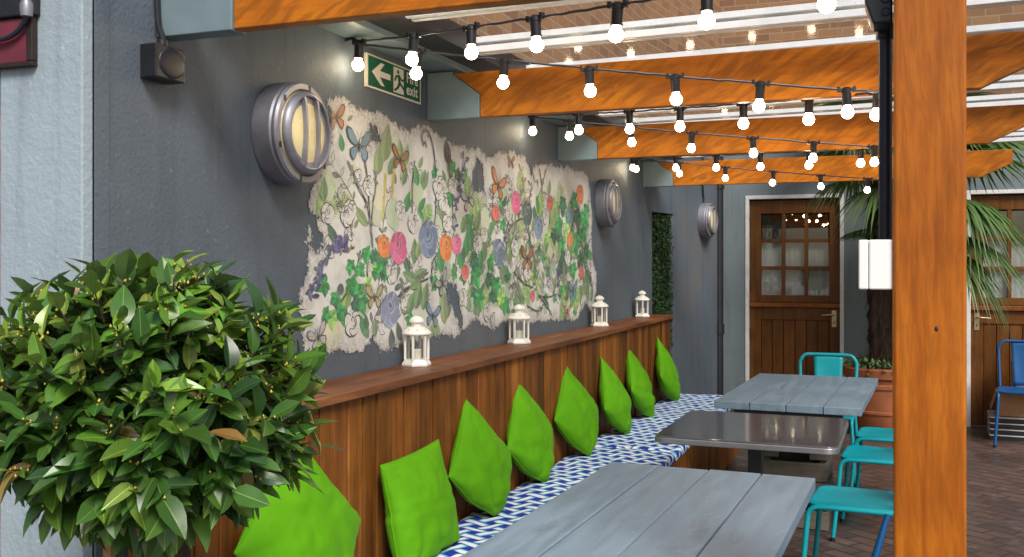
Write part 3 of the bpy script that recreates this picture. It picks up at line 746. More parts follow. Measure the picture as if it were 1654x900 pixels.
STEMS=[([(3.281, 1.624), (3.248, 1.72), (3.179, 1.785), (3.148, 1.828), (3.113, 1.865)], 0.005, 'ink'), ([(3.281, 1.624), (3.266, 1.71), (3.257, 1.791), (3.238, 1.877)], 0.005, 'ink'), ([(3.281, 1.624), (3.295, 1.723), (3.319, 1.795), (3.314, 1.842)], 0.005, 'ink'), ([(3.295, 1.559), (3.281, 1.624)], 0.005, 'ink'), ([(3.113, 1.865), (3.143, 1.839), (3.183, 1.79)], 0.005, 'ink'), ([(3.838, 1.66), (3.85, 1.754), (3.85, 1.888), (3.819, 2.005), (3.765, 2.059), (3.723, 2.049), (3.718, 2.011), (3.753, 2.005)], 0.005, 'ink'), ([(3.626, 1.703), (3.626, 1.818), (3.649, 1.922)], 0.005, 'ink'), ([(4.03, 1.667), (4.017, 1.819), (3.977, 1.954)], 0.005, 'ink'), ([(3.825, 1.513), (3.807, 1.447), (3.825, 1.394)], 0.005, 'ink'), ([(3.825, 1.513), (3.932, 1.582)], 0.005, 'ink'), ([(3.496, 1.364), (3.632, 1.411), (3.777, 1.461)], 0.005, 'ink'), ([(3.522, 1.339), (3.538, 1.388), (3.777, 1.434)], 0.005, 'ink'), ([(4.651, 1.61), (4.81, 1.71), (4.998, 1.751)], 0.005, 'ink'), ([(4.651, 1.61), (4.738, 1.74), (4.721, 1.771)], 0.005, 'ink'), ([(4.55, 1.731), (4.469, 1.622), (4.43, 1.575)], 0.005, 'ink'), ([(5.382, 1.804), (5.36, 1.696), (5.305, 1.588)], 0.005, 'ink'), ([(5.018, 1.702), (5.057, 1.601), (5.077, 1.551)], 0.005, 'ink'), ([(4.792, 1.452), (4.95, 1.39), (5.097, 1.364)], 0.005, 'ink'), ([(5.178, 1.317), (5.327, 1.252), (5.415, 1.195)], 0.005, 'ink'), ([(5.178, 1.317), (5.36, 1.304), (5.506, 1.318)], 0.005, 'ink'), ([(4.998, 1.266), (5.178, 1.231), (5.284, 1.271)], 0.005, 'ink'), ([(3.157, 1.557), (3.069, 1.544), (2.986, 1.55)], 0.005, 'ink'), ([(4.24, 1.776), (4.299, 1.72), (4.277, 1.655)], 0.005, 'ink'), ([(5.241, 1.936), (5.199, 2.02)], 0.005, 'ink'), ([(5.241, 1.929), (5.305, 2.026)], 0.005, 'ink'), ([(5.241, 1.929), (5.241, 1.797)], 0.005, 'ink'), ([(3.139, 1.432), (3.179, 1.489), (3.202, 1.546)], 0.005, 'ink'), ([(3.027, 1.336), (3.113, 1.399), (3.179, 1.466)], 0.005, 'ink'), ([(3.225, 1.35), (3.248, 1.419), (3.257, 1.512)], 0.005, 'ink'), ([(3.777, 1.697), (3.807, 1.619)], 0.008, 'mgreen'), ([(3.506, 1.5), (3.496, 1.451)], 0.008, 'mgreen'), ([(4.828, 1.776), (4.792, 1.645), (4.721, 1.58)], 0.008, 'mgreen'), ([(4.542, 1.725), (4.501, 1.662), (4.453, 1.6)], 0.008, 'mgreen'), ([(5.77, 1.614), (5.745, 1.519)], 0.008, 'mgreen'), ([(4.071, 1.548), (4.05, 1.458)], 0.008, 'mgreen'), ([(3.388, 1.524), (3.403, 1.488)], 0.008, 'mgreen')]
ARTS=[('wash', 2.986, 1.771, 0.098, 20, 'pgreen'), ('wash', 3.048, 1.731, 0.077, 0, 'pgreen'), ('wash', 3.496, 1.902, 0.099, 0, 'pgreen'), ('wash', 4.314, 1.957, 0.118, 0, 'pyel'), ('wash', 4.95, 1.965, 0.1, 0, 'pyel'), ('wash', 5.647, 1.985, 0.127, 0, 'pyel'), ('wash', 3.838, 1.833, 0.08, 0, 'pgrey'), ('wash', 2.887, 1.3, 0.084, 0, 'pgrey'), ('wash', 4.998, 1.584, 0.134, 0, 'pyel'), ('wash', 5.305, 1.447, 0.141, 0, 'pgreen'), ('wash', 4.098, 1.289, 0.102, 0, 'pgrey'), ('wash', 5.898, 1.132, 0.14, 0, 'pgreen'), ('wash', 3.718, 1.305, 0.104, 0, 'pgreen'), ('wash', 3.295, 1.23, 0.094, 0, 'pgrey'), ('wash', 3.604, 1.462, 0.091, 0, 'pgreen'), ('wash', 5.529, 1.555, 0.146, 0, 'pgreen'), ('wash', 4.314, 1.692, 0.118, 0, 'pgreen'), ('fern', 2.946, 1.704, 0.15, 60, 'lgreen'), ('fern', 2.986, 1.695, 0.173, 35, 'pfern'), ('fern', 3.113, 1.702, 0.134, 110, 'pfern'), ('fern', 4.277, 1.749, 0.234, 100, 'pfern'), ('fern', 4.352, 1.738, 0.208, 75, 'pfern'), ('fern', 5.708, 1.331, 0.188, 80, 'lgreen'), ('fern', 5.833, 1.289, 0.169, 110, 'lgreen'), ('fern', 4.903, 1.912, 0.198, 90, 'pfern'), ('fern', 5.588, 1.888, 0.222, 95, 'pfern'), ('fern', 3.838, 1.193, 0.16, 95, 'lgreen'), ('fern', 4.998, 1.349, 0.201, 110, 'lgreen'), ('fern', 4.721, 1.452, 0.191, 70, 'lgreen'), ('leaf', 3.13, 2.029, 0.027, 40, 'pleaf'), ('leaf', 3.069, 1.932, 0.049, 100, 'green'), ('leaf', 3.454, 1.888, 0.073, 60, 'mgreen'), ('leaf', 3.576, 1.94, 0.07, 80, 'pleaf'), ('leaf', 3.56, 1.851, 0.06, 70, 'mgreen'), ('leaf', 3.666, 1.862, 0.067, 100, 'green'), ('leaf', 3.729, 1.864, 0.057, 60, 'mgreen'), ('leaf', 3.706, 1.922, 0.047, 60, 'pleaf'), ('leaf', 3.343, 1.899, 0.095, 85, 'pleaf'), ('leaf', 3.403, 1.97, 0.121, 80, 'pleaf'), ('leaf', 3.718, 1.747, 0.062, 50, 'green'), ('leaf', 3.706, 1.705, 0.047, 130, 'green'), ('leaf', 3.522, 1.959, 0.06, 100, 'pleaf'), ('leaf', 3.971, 1.994, 0.093, 100, 'ink'), ('leaf', 3.604, 1.447, 0.076, 160, 'mgreen'), ('leaf', 3.706, 1.456, 0.078, 20, 'mgreen'), ('leaf', 3.649, 1.411, 0.066, 200, 'mgreen'), ('leaf', 3.62, 1.34, 0.086, 60, 'mgreen'), ('leaf', 3.747, 1.361, 0.094, 75, 'mgreen'), ('leaf', 3.683, 1.363, 0.088, 70, 'mgreen'), ('leaf', 3.576, 1.5, 0.065, 120, 'dgreen'), ('leaf', 3.649, 1.551, 0.082, 90, 'mgreen'), ('leaf', 3.694, 1.565, 0.077, 60, 'pleaf'), ('leaf', 3.506, 1.406, 0.044, 20, 'dteal'), ('leaf', 3.449, 1.2, 0.068, 95, 'dteal'), ('leaf', 3.511, 1.228, 0.064, 110, 'dteal'), ('leaf', 3.314, 1.257, 0.057, 90, 'mgreen'), ('leaf', 3.913, 1.419, 0.07, 60, 'dgreen'), ('leaf', 3.9, 1.514, 0.092, 100, 'green'), ('leaf', 3.977, 1.321, 0.11, 80, 'mgreen'), ('leaf', 3.938, 1.296, 0.098, 95, 'pleaf'), ('leaf', 4.669, 1.815, 0.057, 60, 'dteal'), ('leaf', 5.22, 1.848, 0.111, 90, 'lgreen'), ('leaf', 5.168, 1.828, 0.076, 110, 'green'), ('leaf', 5.371, 1.935, 0.078, 80, 'pleaf'), ('leaf', 4.314, 1.706, 0.088, 70, 'mgreen'), ('leaf', 4.277, 1.763, 0.076, 100, 'lgreen'), ('leaf', 4.154, 1.685, 0.08, 60, 'mgreen'), ('leaf', 4.225, 1.63, 0.116, 100, 'green'), ('leaf', 4.182, 1.586, 0.098, 80, 'green'), ('leaf', 4.133, 1.528, 0.085, 70, 'dgreen'), ('leaf', 4.112, 1.514, 0.079, 120, 'green'), ('leaf', 4.391, 1.575, 0.102, 100, 'mgreen'), ('leaf', 4.352, 1.515, 0.089, 80, 'green'), ('leaf', 5.305, 1.606, 0.099, 80, 'mgreen'), ('leaf', 5.529, 1.573, 0.088, 90, 'pleaf'), ('leaf', 6.099, 1.32, 0.112, 70, 'mgreen'), ('leaf', 6.004, 1.283, 0.102, 100, 'mgreen'), ('leaf', 4.211, 1.312, 0.063, 95, 'mgreen'), ('leaf', 4.322, 1.279, 0.059, 90, 'mgreen'), ('leaf', 5.588, 1.722, 0.074, 60, 'green'), ('ivy', 3.248, 1.546, 0.07, 10, 'green'), ('ivy', 3.295, 1.531, 0.056, 60, 'dgreen'), ('ivy', 3.134, 1.5, 0.059, 0, 'green'), ('ivy', 3.192, 1.484, 0.064, 40, 'green'), ('ivy', 3.363, 1.5, 0.076, 30, 'green'), ('ivy', 3.134, 1.432, 0.077, 20, 'green'), ('ivy', 3.179, 1.402, 0.059, 70, 'green'), ('ivy', 3.027, 1.384, 0.066, 10, 'green'), ('ivy', 3.248, 1.423, 0.065, 60, 'lgreen'), ('ivy', 3.215, 1.362, 0.074, 20, 'green'), ('ivy', 3.157, 1.357, 0.059, 50, 'dgreen'), ('ivy', 2.999, 1.32, 0.078, 0, 'lgreen'), ('ivy', 3.053, 1.335, 0.062, 40, 'green'), ('ivy', 2.954, 1.322, 0.06, 80, 'green'), ('ivy', 3.319, 1.472, 0.052, 0, 'green'), ('ivy', 4.284, 1.456, 0.117, 20, 'green'), ('ivy', 4.329, 1.352, 0.118, 10, 'green'), ('ivy', 4.437, 1.425, 0.091, 60, 'dgreen'), ('ivy', 4.55, 1.407, 0.111, 0, 'green'), ('ivy', 4.6, 1.329, 0.093, 30, 'lgreen'), ('ivy', 4.669, 1.295, 0.101, 50, 'green'), ('ivy', 4.485, 1.348, 0.079, 30, 'dgreen'), ('ivy', 4.469, 1.515, 0.091, 40, 'green'), ('ivy', 4.255, 1.515, 0.099, 70, 'dgreen'), ('ivy', 5.623, 1.872, 0.126, 0, 'dgreen'), ('ivy', 5.72, 1.802, 0.106, 40, 'green'), ('ivy', 5.898, 1.81, 0.14, 20, 'dgreen'), ('ivy', 6.058, 1.798, 0.159, 10, 'green'), ('ivy', 5.529, 1.738, 0.132, 40, 'green'), ('ivy', 5.449, 1.681, 0.108, 0, 'dgreen'), ('ivy', 5.671, 1.698, 0.112, 60, 'lgreen'), ('ivy', 5.872, 1.654, 0.154, 20, 'green'), ('ivy', 6.031, 1.717, 0.119, 50, 'green'), ('ivy', 5.588, 1.629, 0.103, 20, 'green'), ('ivy', 5.623, 1.548, 0.111, 0, 'dgreen'), ('ivy', 5.964, 1.539, 0.133, 40, 'dgreen'), ('ivy', 5.833, 1.481, 0.115, 10, 'green'), ('ivy', 6.099, 1.6, 0.104, 40, 'dgreen'), ('ivy', 5.552, 1.482, 0.096, 60, 'dteal'), ('ivy', 5.833, 1.903, 0.115, 60, 'green'), ('ivy', 6.113, 1.86, 0.096, 0, 'green'), ('ivy', 5.327, 1.659, 0.092, 30, 'lgreen'), ('sketch', 2.974, 1.673, 0.041, 0, 'ink'), ('sketch', 3.104, 1.668, 0.042, 0, 'ink'), ('sketch', 3.522, 1.711, 0.042, 0, 'ink'), ('sketch', 3.632, 1.665, 0.046, 0, 'ink'), ('sketch', 3.894, 1.824, 0.065, 0, 'ink'), ('sketch', 3.925, 1.772, 0.049, 0, 'ink'), ('sketch', 3.449, 1.454, 0.041, 0, 'ink'), ('sketch', 3.143, 1.281, 0.054, 0, 'ink'), ('sketch', 3.906, 1.608, 0.038, 0, 'ink'), ('sketch', 4.024, 1.847, 0.044, 0, 'ink'), ('sketch', 3.266, 1.791, 0.042, 0, 'ink'), ('sketch', 4.133, 1.344, 0.045, 0, 'ink'), ('sketch', 4.43, 1.259, 0.048, 0, 'ink'), ('sketch', 4.51, 1.224, 0.037, 0, 'ink'), ('sketch', 5.708, 1.538, 0.053, 0, 'ink'), ('sketch', 4.81, 1.581, 0.052, 0, 'ink'), ('sketch', 5.305, 1.765, 0.049, 0, 'ink'), ('sketch', 4.721, 1.755, 0.045, 0, 'ink'), ('sketch', 6.058, 1.242, 0.064, 0, 'ink'), ('sketch', 4.314, 1.588, 0.053, 0, 'ink'), ('sketch', 3.964, 1.678, 0.044, 0, 'ink'), ('sketch', 4.391, 1.635, 0.042, 0, 'ink'), ('sketch', 5.097, 1.636, 0.048, 0, 'ink'), ('sketch', 4.998, 1.45, 0.054, 0, 'ink'), ('rose', 3.383, 1.567, 0.048, 0, 'orange'), ('rose', 3.506, 1.562, 0.069, 0, 'pink'), ('rose', 3.777, 1.605, 0.084, 0, 'blue'), ('rose', 3.958, 1.571, 0.063, 0, 'orange'), ('rose', 4.071, 1.584, 0.048, 0, 'pink'), ('rose', 3.438, 1.318, 0.073, 0, 'lav'), ('rose', 4.828, 1.818, 0.065, 0, 'pink'), ('rose', 4.542, 1.75, 0.043, 0, 'red'), ('rose', 4.998, 1.768, 0.074, 0, 'dteal'), ('rose', 5.382, 1.847, 0.05, 0, 'red'), ('rose', 5.178, 1.697, 0.069, 0, 'blue'), ('rose', 5.77, 1.797, 0.053, 0, 'blue'), ('rose', 5.977, 1.935, 0.067, 0, 'orange'), ('rose', 5.77, 1.644, 0.053, 0, 'orange'), ('rose', 4.168, 1.457, 0.04, 0, 'red'), ('rose', 4.592, 1.553, 0.075, 0, 'blue'), ('rose', 5.087, 1.32, 0.034, 0, 'pink'), ('rose', 6.004, 1.441, 0.047, 0, 'red'), ('rose', 3.048, 1.573, 0.029, 0, 'violet'), ('rose', 3.1, 1.589, 0.018, 0, 'violet'), ('lav', (3.113, 1.567), (3.027, 1.559), (2.978, 1.532), (2.954, 1.5), (2.934, 1.468), (2.907, 1.443), (2.887, 1.416), (2.868, 1.385)), ('lav', (4.168, 1.986), (4.147, 1.927), (4.112, 1.868), (4.084, 1.809), (4.064, 1.752), (4.05, 1.695), (4.044, 1.625)), ('lav', (5.529, 1.445), (5.541, 1.353), (5.564, 1.261)), ('spray', 3.393, 1.789, 0.096, 85, 'yellow'), ('spray', 3.459, 1.806, 0.108, 80, 'yellow'), ('spray', 3.378, 1.704, 0.086, 85, 'yellow'), ('spray', 4.004, 1.445, 0.05, 60, 'yellow'), ('bfly', 3.032, 2.015, 0.057, 10, 'borange'), ('bfly', 3.192, 1.932, 0.078, 0, 'bblue'), ('bfly', 3.517, 1.914, 0.062, -8, 'bbrown'), ('bfly', 3.309, 1.37, 0.059, 0, 'bcream'), ('bfly', 2.914, 1.245, 0.055, 20, 'bzebra'), ('bfly', 3.819, 1.274, 0.064, -10, 'bblue'), ('bfly', 4.204, 1.797, 0.069, 20, 'bzebra'), ('bfly', 4.575, 1.888, 0.087, -15, 'borange'), ('bfly', 4.998, 1.523, 0.087, 0, 'bbrown'), ('bfly', 5.821, 1.328, 0.077, 0, 'bblue'), ('bfly', 3.919, 1.41, 0.06, 30, 'bzebra'), ('bfly', 5.708, 1.199, 0.053, 0, 'borange'), ('bfly', 4.756, 2.023, 0.045, 0, 'bbrown'), ('dot', 3.061, 1.407, 0.02, 0, 'grey')]

PAL = dict(pgreen=(.42, .52, .24), pyel=(.56, .55, .22), pgrey=(.38, .39, .36), lgreen=(.26, .48, .10), pfern=(.40, .52, .20), green=(.02, .26, .06), dgreen=(.015, .11, .05),
           mgreen=(.13, .24, .09), pleaf=(.22, .31, .12), ink=(.018, .018, .020), dteal=(.03, .075, .08), orange=(.72, .17, .015), pink=(.70, .10, .25), blue=(.14, .19, .32),
           lav=(.24, .26, .40), red=(.64, .10, .07), violet=(.06, .045, .20), yellow=(.55, .45, .06), grey=(.10, .115, .13))
mu = MB(); LAY = [.0032]; MC = []
mr = random.Random(11)
def lay():
    LAY[0] += 2e-7; return LAY[0]
def mpoly(pts, col, al=1.0, tri=None):
    x = lay(); n = len(pts)
    # fan about the centroid
    cy = sum(p[0] for p in pts)/n; cz = sum(p[1] for p in pts)/n
    mu.add([(x, cy, cz)]+[(x, p[0], p[1]) for p in pts], [(0, 1+i, 1+(i+1) % n) for i in range(n)], 0, tuple(col)+(al,))
def mstroke(pts, wd, col, al=1.0, taper=True):
    x = lay(); n = len(pts); vs = []
    for i, p in enumerate(pts):
        a = pts[max(i-1, 0)]; b = pts[min(i+1, n-1)]
        dx, dy = b[0]-a[0], b[1]-a[1]; L = math.hypot(dx, dy) or 1
        w_ = wd*.5*(1-.75*abs(2*i/(n-1)-1)**2 if taper else 1)*mr.uniform(.75, 1.2)
        vs += [(x, p[0]-dy/L*w_, p[1]+dx/L*w_), (x, p[0]+dy/L*w_, p[1]-dx/L*w_)]
    mu.add(vs, [(2*i, 2*i+1, 2*i+3, 2*i+2) for i in range(n-1)], 0, tuple(col)+(al,))
def tone(c, s): return tuple(min(1, max(0, v*s)) for v in c)
def jit(c, a=.15): s = mr.uniform(1-a, 1+a); return tuple(min(1, v*s*mr.uniform(.93, 1.07)) for v in c)
def mleaf(y, z, L, a, col, wd=.36, al=.92, vein=True):
    a = R(a); ca_, sa_ = cos(a), sin(a); col = jit(col)
    def tr(u, v): return (y+1.3*((u-.5)*L*ca_-v*L*sa_), z+(u-.5)*L*sa_+v*L*ca_)
    us = [i/9 for i in range(10)]
    pr = [wd*.5*(sin(pi*u**.8))**.9*(1+.05*mr.uniform(-1, 1)) for u in us]
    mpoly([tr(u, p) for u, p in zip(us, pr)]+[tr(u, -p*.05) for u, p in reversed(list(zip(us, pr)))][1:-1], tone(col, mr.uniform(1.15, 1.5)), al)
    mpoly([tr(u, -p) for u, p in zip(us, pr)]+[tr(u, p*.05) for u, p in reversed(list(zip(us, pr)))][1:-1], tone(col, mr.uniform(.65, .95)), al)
    if vein:
        mstroke([tr(u, .02*sin(u*3)) for u in (0, .3, .6, .95)], L*.035, tone(col, .45), .8)
        for k in (.3, .5, .7):
            for s in (1, -1): mstroke([tr(k, 0), tr(k+.14, s*wd*.36*sin(pi*k))], L*.016, tone(col, .5), .6)
def mivy(y, z, L, a, col):
    for k, (da, s) in enumerate(((0, 1), (58, .8), (-58, .8), (112, .55), (-112, .55))):
        aa = a+da-90+mr.uniform(-10, 10); l = L*.58*s
        mleaf(y+cos(R(aa))*l*.45, z+sin(R(aa))*l*.45, l, aa, tone(col, mr.uniform(.7, 1.5)), .62, .95, k == 0)
def mrose(y, z, r, col, ink=False, ratio=1.12):
    an0 = mr.uniform(-.5, .5); base = (.66, .64, .58) if ink else jit(col, .12)
    def tr(u, v): return (y+ratio*r*(u*cos(an0)-v*sin(an0)), z+r*(u*sin(an0)+v*cos(an0)))
    def petal(cu, cv, ra, rb, an, c, al, lip=None):
        pts = []
        for i in range(18):
            t_ = 2*pi*i/18; q = 1+.13*NZ.noise((cos(t_)*1.6+cu*7+y*50, sin(t_)*1.6+cv*7+z*50, 3))
            u, v = ra*cos(t_)*q, rb*sin(t_)*q
            pts.append(tr(cu+u*cos(an)-v*sin(an), cv+u*sin(an)+v*cos(an)))
        mpoly(pts, c, al)
        if lip: mstroke(pts[lip[0]:lip[1]], r*(.10 if not ink else .11), lip[2], .8 if not ink else .95)
        return pts
    s = lambda q: mr.uniform(.9, 1.1)*q
    lt, dk = (tone(base, 1.45), tone(base, .55)) if not ink else (col, col)
    lt = tuple(min(.85, v+.06) for v in lt) if not ink else col
    al = .95 if not ink else .35
    P = [(-.25, .42, .52, .42, .5, .62), (.30, .40, .50, .42, -.5, .7), (-.46, -.02, .42, .62, .25, 1.05), (.48, .0, .40, .60, -.25, .9), (-.16, -.46, .60, .42, -.3, 1.2), (.28, -.42, .52, .42, .45, 1.0)]
    for (cu, cv, ra, rb, an, sh) in P:
        ol = petal(cu, cv, s(ra), s(rb), an+mr.uniform(-.2, .2), tone(base, s(sh)), al)
        q0 = mr.randrange(0, 8)
        mstroke((ol+ol)[q0:q0+11], r*(.06 if not ink else .10), lt, .6 if not ink else .95)
        for h in range(2 if not ink else 4):
            i = mr.randrange(0, 18); e = tr(cu*.3, cv*.3); mstroke([ol[i], ((ol[i][0]*.55+e[0]*.45), (ol[i][1]*.55+e[1]*.45))], r*(.05 if not ink else .07), dk, .5 if not ink else .85)
    for (cu, cv, ra, rb, sh) in ((0, .06, .46, .50, 1.15), (.05, .14, .36, .38, .75), (-.03, .18, .26, .28, 1.1), (.02, .22, .15, .17, .5)):
        ol = petal(cu, cv, s(ra), s(rb), mr.uniform(-.3, .3), tone(base, s(sh)), al)
        q0 = mr.randrange(0, 18)
        mstroke((ol+ol)[q0:q0+9], r*(.06 if not ink else .10), lt if mr.random() < .6 else dk, .6 if not ink else .95)
BF = dict(bblue=((.16, .30, .42), (.03, .04, .06)), borange=((.60, .24, .08), (.12, .04, .02)), bbrown=((.36, .16, .04), (.05, .025, .015)), bcream=((.50, .40, .20), (.09, .06, .03)), bzebra=((.50, .49, .44), (.03, .03, .03)))
def mbfly(y, z, s, a, key):
    c, dk = BF[key]; a = R(a)
    def tr(u, v): return (y+s*(1.3*u*cos(a)-v*sin(a)), z+s*(1.3*u*sin(a)+v*cos(a)))
    for sg_ in (-1, 1):
        up = [(.04, .05), (.25, .45), (.55, .78), (.85, .85), (.92, .62), (.80, .30), (.55, .05), (.2, -.05)]
        lw = [(.04, .0), (.4, -.05), (.66, -.22), (.66, -.5), (.45, -.75), (.28, -.62), (.10, -.25)]
        for sh in (up, lw):
            mpoly([tr(sg_*u, v) for u, v in sh], dk, .95)
            cu = sum(p[0] for p in sh)/len(sh); cv = sum(p[1] for p in sh)/len(sh)
            mpoly([tr(sg_*(cu+(u-cu)*.78-.02), cv+(v-cv)*.78) for u, v in sh], jit(c), .95)
            for k in range(1, len(sh)-1): mstroke([tr(sg_*.06, sh[0][1]), tr(sg_*sh[k][0]*.9, sh[k][1]*.9)], s*(.05 if key != 'bzebra' else .11), dk, .8)
        mstroke([tr(0, .3), tr(sg_*.12, .6), tr(sg_*.2, .75)], s*.03, dk, .9)
    mpoly([tr(.05*cos(t_), .34*sin(t_)) for t_ in [2*pi*i/10 for i in range(10)]], dk, 1)
def mfern(y, z, L, a, col):
    a = R(a); n = 15; bend = mr.uniform(-.4, .4)
    pts = []
    yy, zz = y-cos(a)*L/2, z-sin(a)*L/2
    for i in range(n+1):
        pts.append((yy, zz)); aa = a+bend*i/n
        yy += cos(aa)*L/n; zz += sin(aa)*L/n
    mstroke(pts, L*.02, tone(col, .7), .8)
    for i in range(1, n):
        l = L*.36*sin(pi*(i/n)**.7*.95+.1)
        for s in (1, -1):
            d = a+bend*i/n+s*R(58)
            mleaf(pts[i][0]+cos(d)*l/2, pts[i][1]+sin(d)*l/2, l, math.degrees(d), tone(col, mr.uniform(.6, 1.0)), .26, .85, False)
def mlav(pts):
    P = [tuple(V((p[0], p[1], 0)).xy) for p in pts]
    C_ = catmull([(p[0], p[1], 0) for p in P], 5); C_ = [(v.x, v.y) for v in C_]
    mstroke(C_, .006, (.2, .22, .18), .8)
    for i, p in enumerate(C_):
        if i % 2: continue
        if i % 4: continue
        for k in range(5):
            aa = mr.uniform(0, 360)
            mleaf(p[0]+mr.uniform(-.026, .026), p[1]+mr.uniform(-.016, .016), mr.uniform(.024, .04), aa, mr.choice([(.05, .04, .15), (.10, .09, .24), (.03, .035, .10), (.10, .14, .26)]), .4, .95, False)
def mspray(y, z, L, a, col):
    a = R(a)
    mstroke([(y-cos(a)*L/2, z-sin(a)*L/2), (y+cos(a)*L/2, z+sin(a)*L/2)], L*.03, (.25, .3, .1), .8)
    for i in range(16):
        u = i/15-.5
        for s in (1, -1): mleaf(y+cos(a)*L*u+s*sin(a)*L*.05, z+sin(a)*L*u+.01, L*.12, math.degrees(a)+s*40, jit(col, .3), .5, .85, False)

# signed distance to the torn outline (metres, positive inside)
def sdist(P, poly):
    x, y = P[:, 0], P[:, 1]; n = len(poly); d = np.full(len(P), 1e9); ins = np.zeros(len(P), bool)
    for i in range(n):
        (ax, ay), (bx, by) = poly[i], poly[(i+1) % n]
        ex, ey = bx-ax, by-ay; L2 = ex*ex+ey*ey+1e-12
        t_ = np.clip(((x-ax)*ex+(y-ay)*ey)/L2, 0, 1)
        d = np.minimum(d, np.hypot(x-ax-ex*t_, y-ay-ey*t_))
        if ay != by:
            cr = ((ay > y) != (by > y)) & (x < (bx-ax)*(y-ay)/(by-ay)+ax)
            ins ^= cr
    return np.where(ins, d, -d)
ys = [p[0] for p in OUTLINE]; zs = [p[1] for p in OUTLINE]
GY, GZ = np.arange(min(ys)-.06, max(ys)+.06, .0125), np.arange(min(zs)-.06, max(zs)+.06, .0125)
gy, gz = np.meshgrid(GY, GZ, indexing='ij')
pp = np.stack([gy.ravel(), gz.ravel()], 1)
SD = sdist(pp, OUTLINE)
for h in HOLES: SD = np.minimum(SD, -sdist(pp, h))
SDg = SD.reshape(gy.shape)
def inside(y, z, m):
    i = int((y-GY[0])/.0125); j = int((z-GZ[0])/.0125)
    return 0 <= i < SDg.shape[0] and 0 <= j < SDg.shape[1] and SDg[i, j] > m
nz = len(GZ); keep = SD > -.075
idx = -np.ones(len(pp), int); used = set(); quads = []
for i in range(len(GY)-1):
    for j in range(nz-1):
        q = (i*nz+j, (i+1)*nz+j, (i+1)*nz+j+1, i*nz+j+1)
        if max(SD[k] for k in q) > -.07: quads.append(q); used.update(q)
used = sorted(used); idx[used] = range(len(used))
mu.add([(.003, pp[k, 0], pp[k, 1]) for k in used], [tuple(int(idx[k]) for k in q) for q in quads], 0, (.5, .5, .5, 0))
nbase = len(used); base_cov = [float(SD[k]) for k in used]

# soft washes, filler foliage, then the traced motifs
def blob(y, z, r, col, al):
    mpoly([(y+r*(.8+.35*NZ.noise((cos(t_)*1.3+y*9, sin(t_)*1.3+z*9, 0)))*cos(t_)*1.1, z+r*(.8+.35*NZ.noise((cos(t_)*1.3+y*7, sin(t_)*1.3+z*7, 4)))*sin(t_)) for t_ in [2*pi*i/22 for i in range(22)]], col, al)
for A in ARTS:
    if A[0] == 'wash':
        for k in range(7):
            y, z = A[1]+mr.gauss(0, A[3]*.5), A[2]+mr.gauss(0, A[3]*.5)
            if inside(y, z, A[3]*.6): blob(y, z, A[3]*mr.uniform(.2, .55), jit(PAL[A[5]]), mr.uniform(.18, .4))
for A in ARTS:
    if A[0] == 'fern': mfern(A[1], A[2], A[3], A[4], PAL[A[5]])
def ymin_dense(y): return (y-3.0)/3.2
def sprig(y, z, L):
    """pen-drawn sprig: stem, paired outlined leaves, buds"""
    a = R(mr.uniform(55, 125)); bd = mr.uniform(-.35, .35); P = [(y+1.2*(cos(a)*L*u+bd*L*(u+.5)**2), z+sin(a)*L*u) for u in (-.5, -.3, -.1, .1, .3, .5)]
    mstroke(P, .005, PAL['ink'], .85)
    for q in range(1, 6):
        for s in (1, -1):
            if mr.random() < .25: continue
            aa = a+s*R(mr.uniform(35, 65)); l = mr.uniform(.03, .055)
            tip = (P[q][0]+1.2*cos(aa)*l, P[q][1]+sin(aa)*l)
            if mr.random() < .45: mpoly([(P[q][0]+1.2*cos(aa+da)*l*f, P[q][1]+sin(aa+da)*l*f) for da, f in ((0, .05), (.35, .5), (.2, .85), (0, 1), (-.2, .85), (-.35, .5))], mr.choice([(.12, .12, .11), (.3, .3, .27), (.20, .26, .13)]), .85)
            for s2 in (.35, -.35): mstroke([P[q], (P[q][0]+1.2*cos(aa+s2)*l*.55, P[q][1]+sin(aa+s2)*l*.55), tip], .0036, PAL['ink'], .85)
            mstroke([P[q], tip], .0035, PAL['ink'], .8)
cnt = 0
while cnt < 420:
    y, z = mr.uniform(2.85, 6.25), mr.uniform(1.15, 2.2)
    f = max(0, min(1, (y-3.6)/1.5)); dens = .30+.65*f
    top = 1.86 if y > 4.4 else 1.95
    if z > top or z < 1.16 or mr.random() > dens or not inside(y, z, .045): continue
    cnt += 1; k = mr.random()-.13*(f-.5)
    if k < .22: sprig(y, z, mr.uniform(.14, .30))
    elif k < .30: mfern(y, z, mr.uniform(.14, .24), mr.uniform(60, 120), PAL[mr.choice(['lgreen', 'pfern', 'mgreen'])])
    elif k < .52: mleaf(y, z, mr.uniform(.06, .12), mr.uniform(40, 140), PAL[mr.choice(['green', 'mgreen', 'pleaf', 'lgreen', 'dgreen', 'mgreen'])], mr.uniform(.3, .46))
    elif k < .70:
        if f > .15 or z < 1.6: mivy(y, z, mr.uniform(.07, .12), mr.uniform(0, 360), PAL[mr.choice(['green', 'green', 'dgreen', 'lgreen'])])
    elif k < .84: blob(y, z, mr.uniform(.03, .09), jit(PAL[mr.choice(['pgreen', 'lgreen', 'pyel', 'lgreen', 'green'])]), .42)
    else: mrose(y, z, mr.uniform(.028, .05), PAL['ink'], True)
for pts, wd, c in STEMS:
    C_ = [(v.x, v.y) for v in catmull([(q[0], q[1], 0) for q in pts], 6)]
    mstroke(C_, wd*1.8, PAL[c], .95, False)
    if c == 'ink':
        mstroke([(q[0]+.006+mr.uniform(-.002, .002), q[1]+.004) for q in C_], wd*.9, PAL[c], .8)
        for q in C_[2::4]:
            aa = mr.uniform(30, 150); mleaf(q[0], q[1], .04, aa, (.07, .07, .065), .3, .75, False)
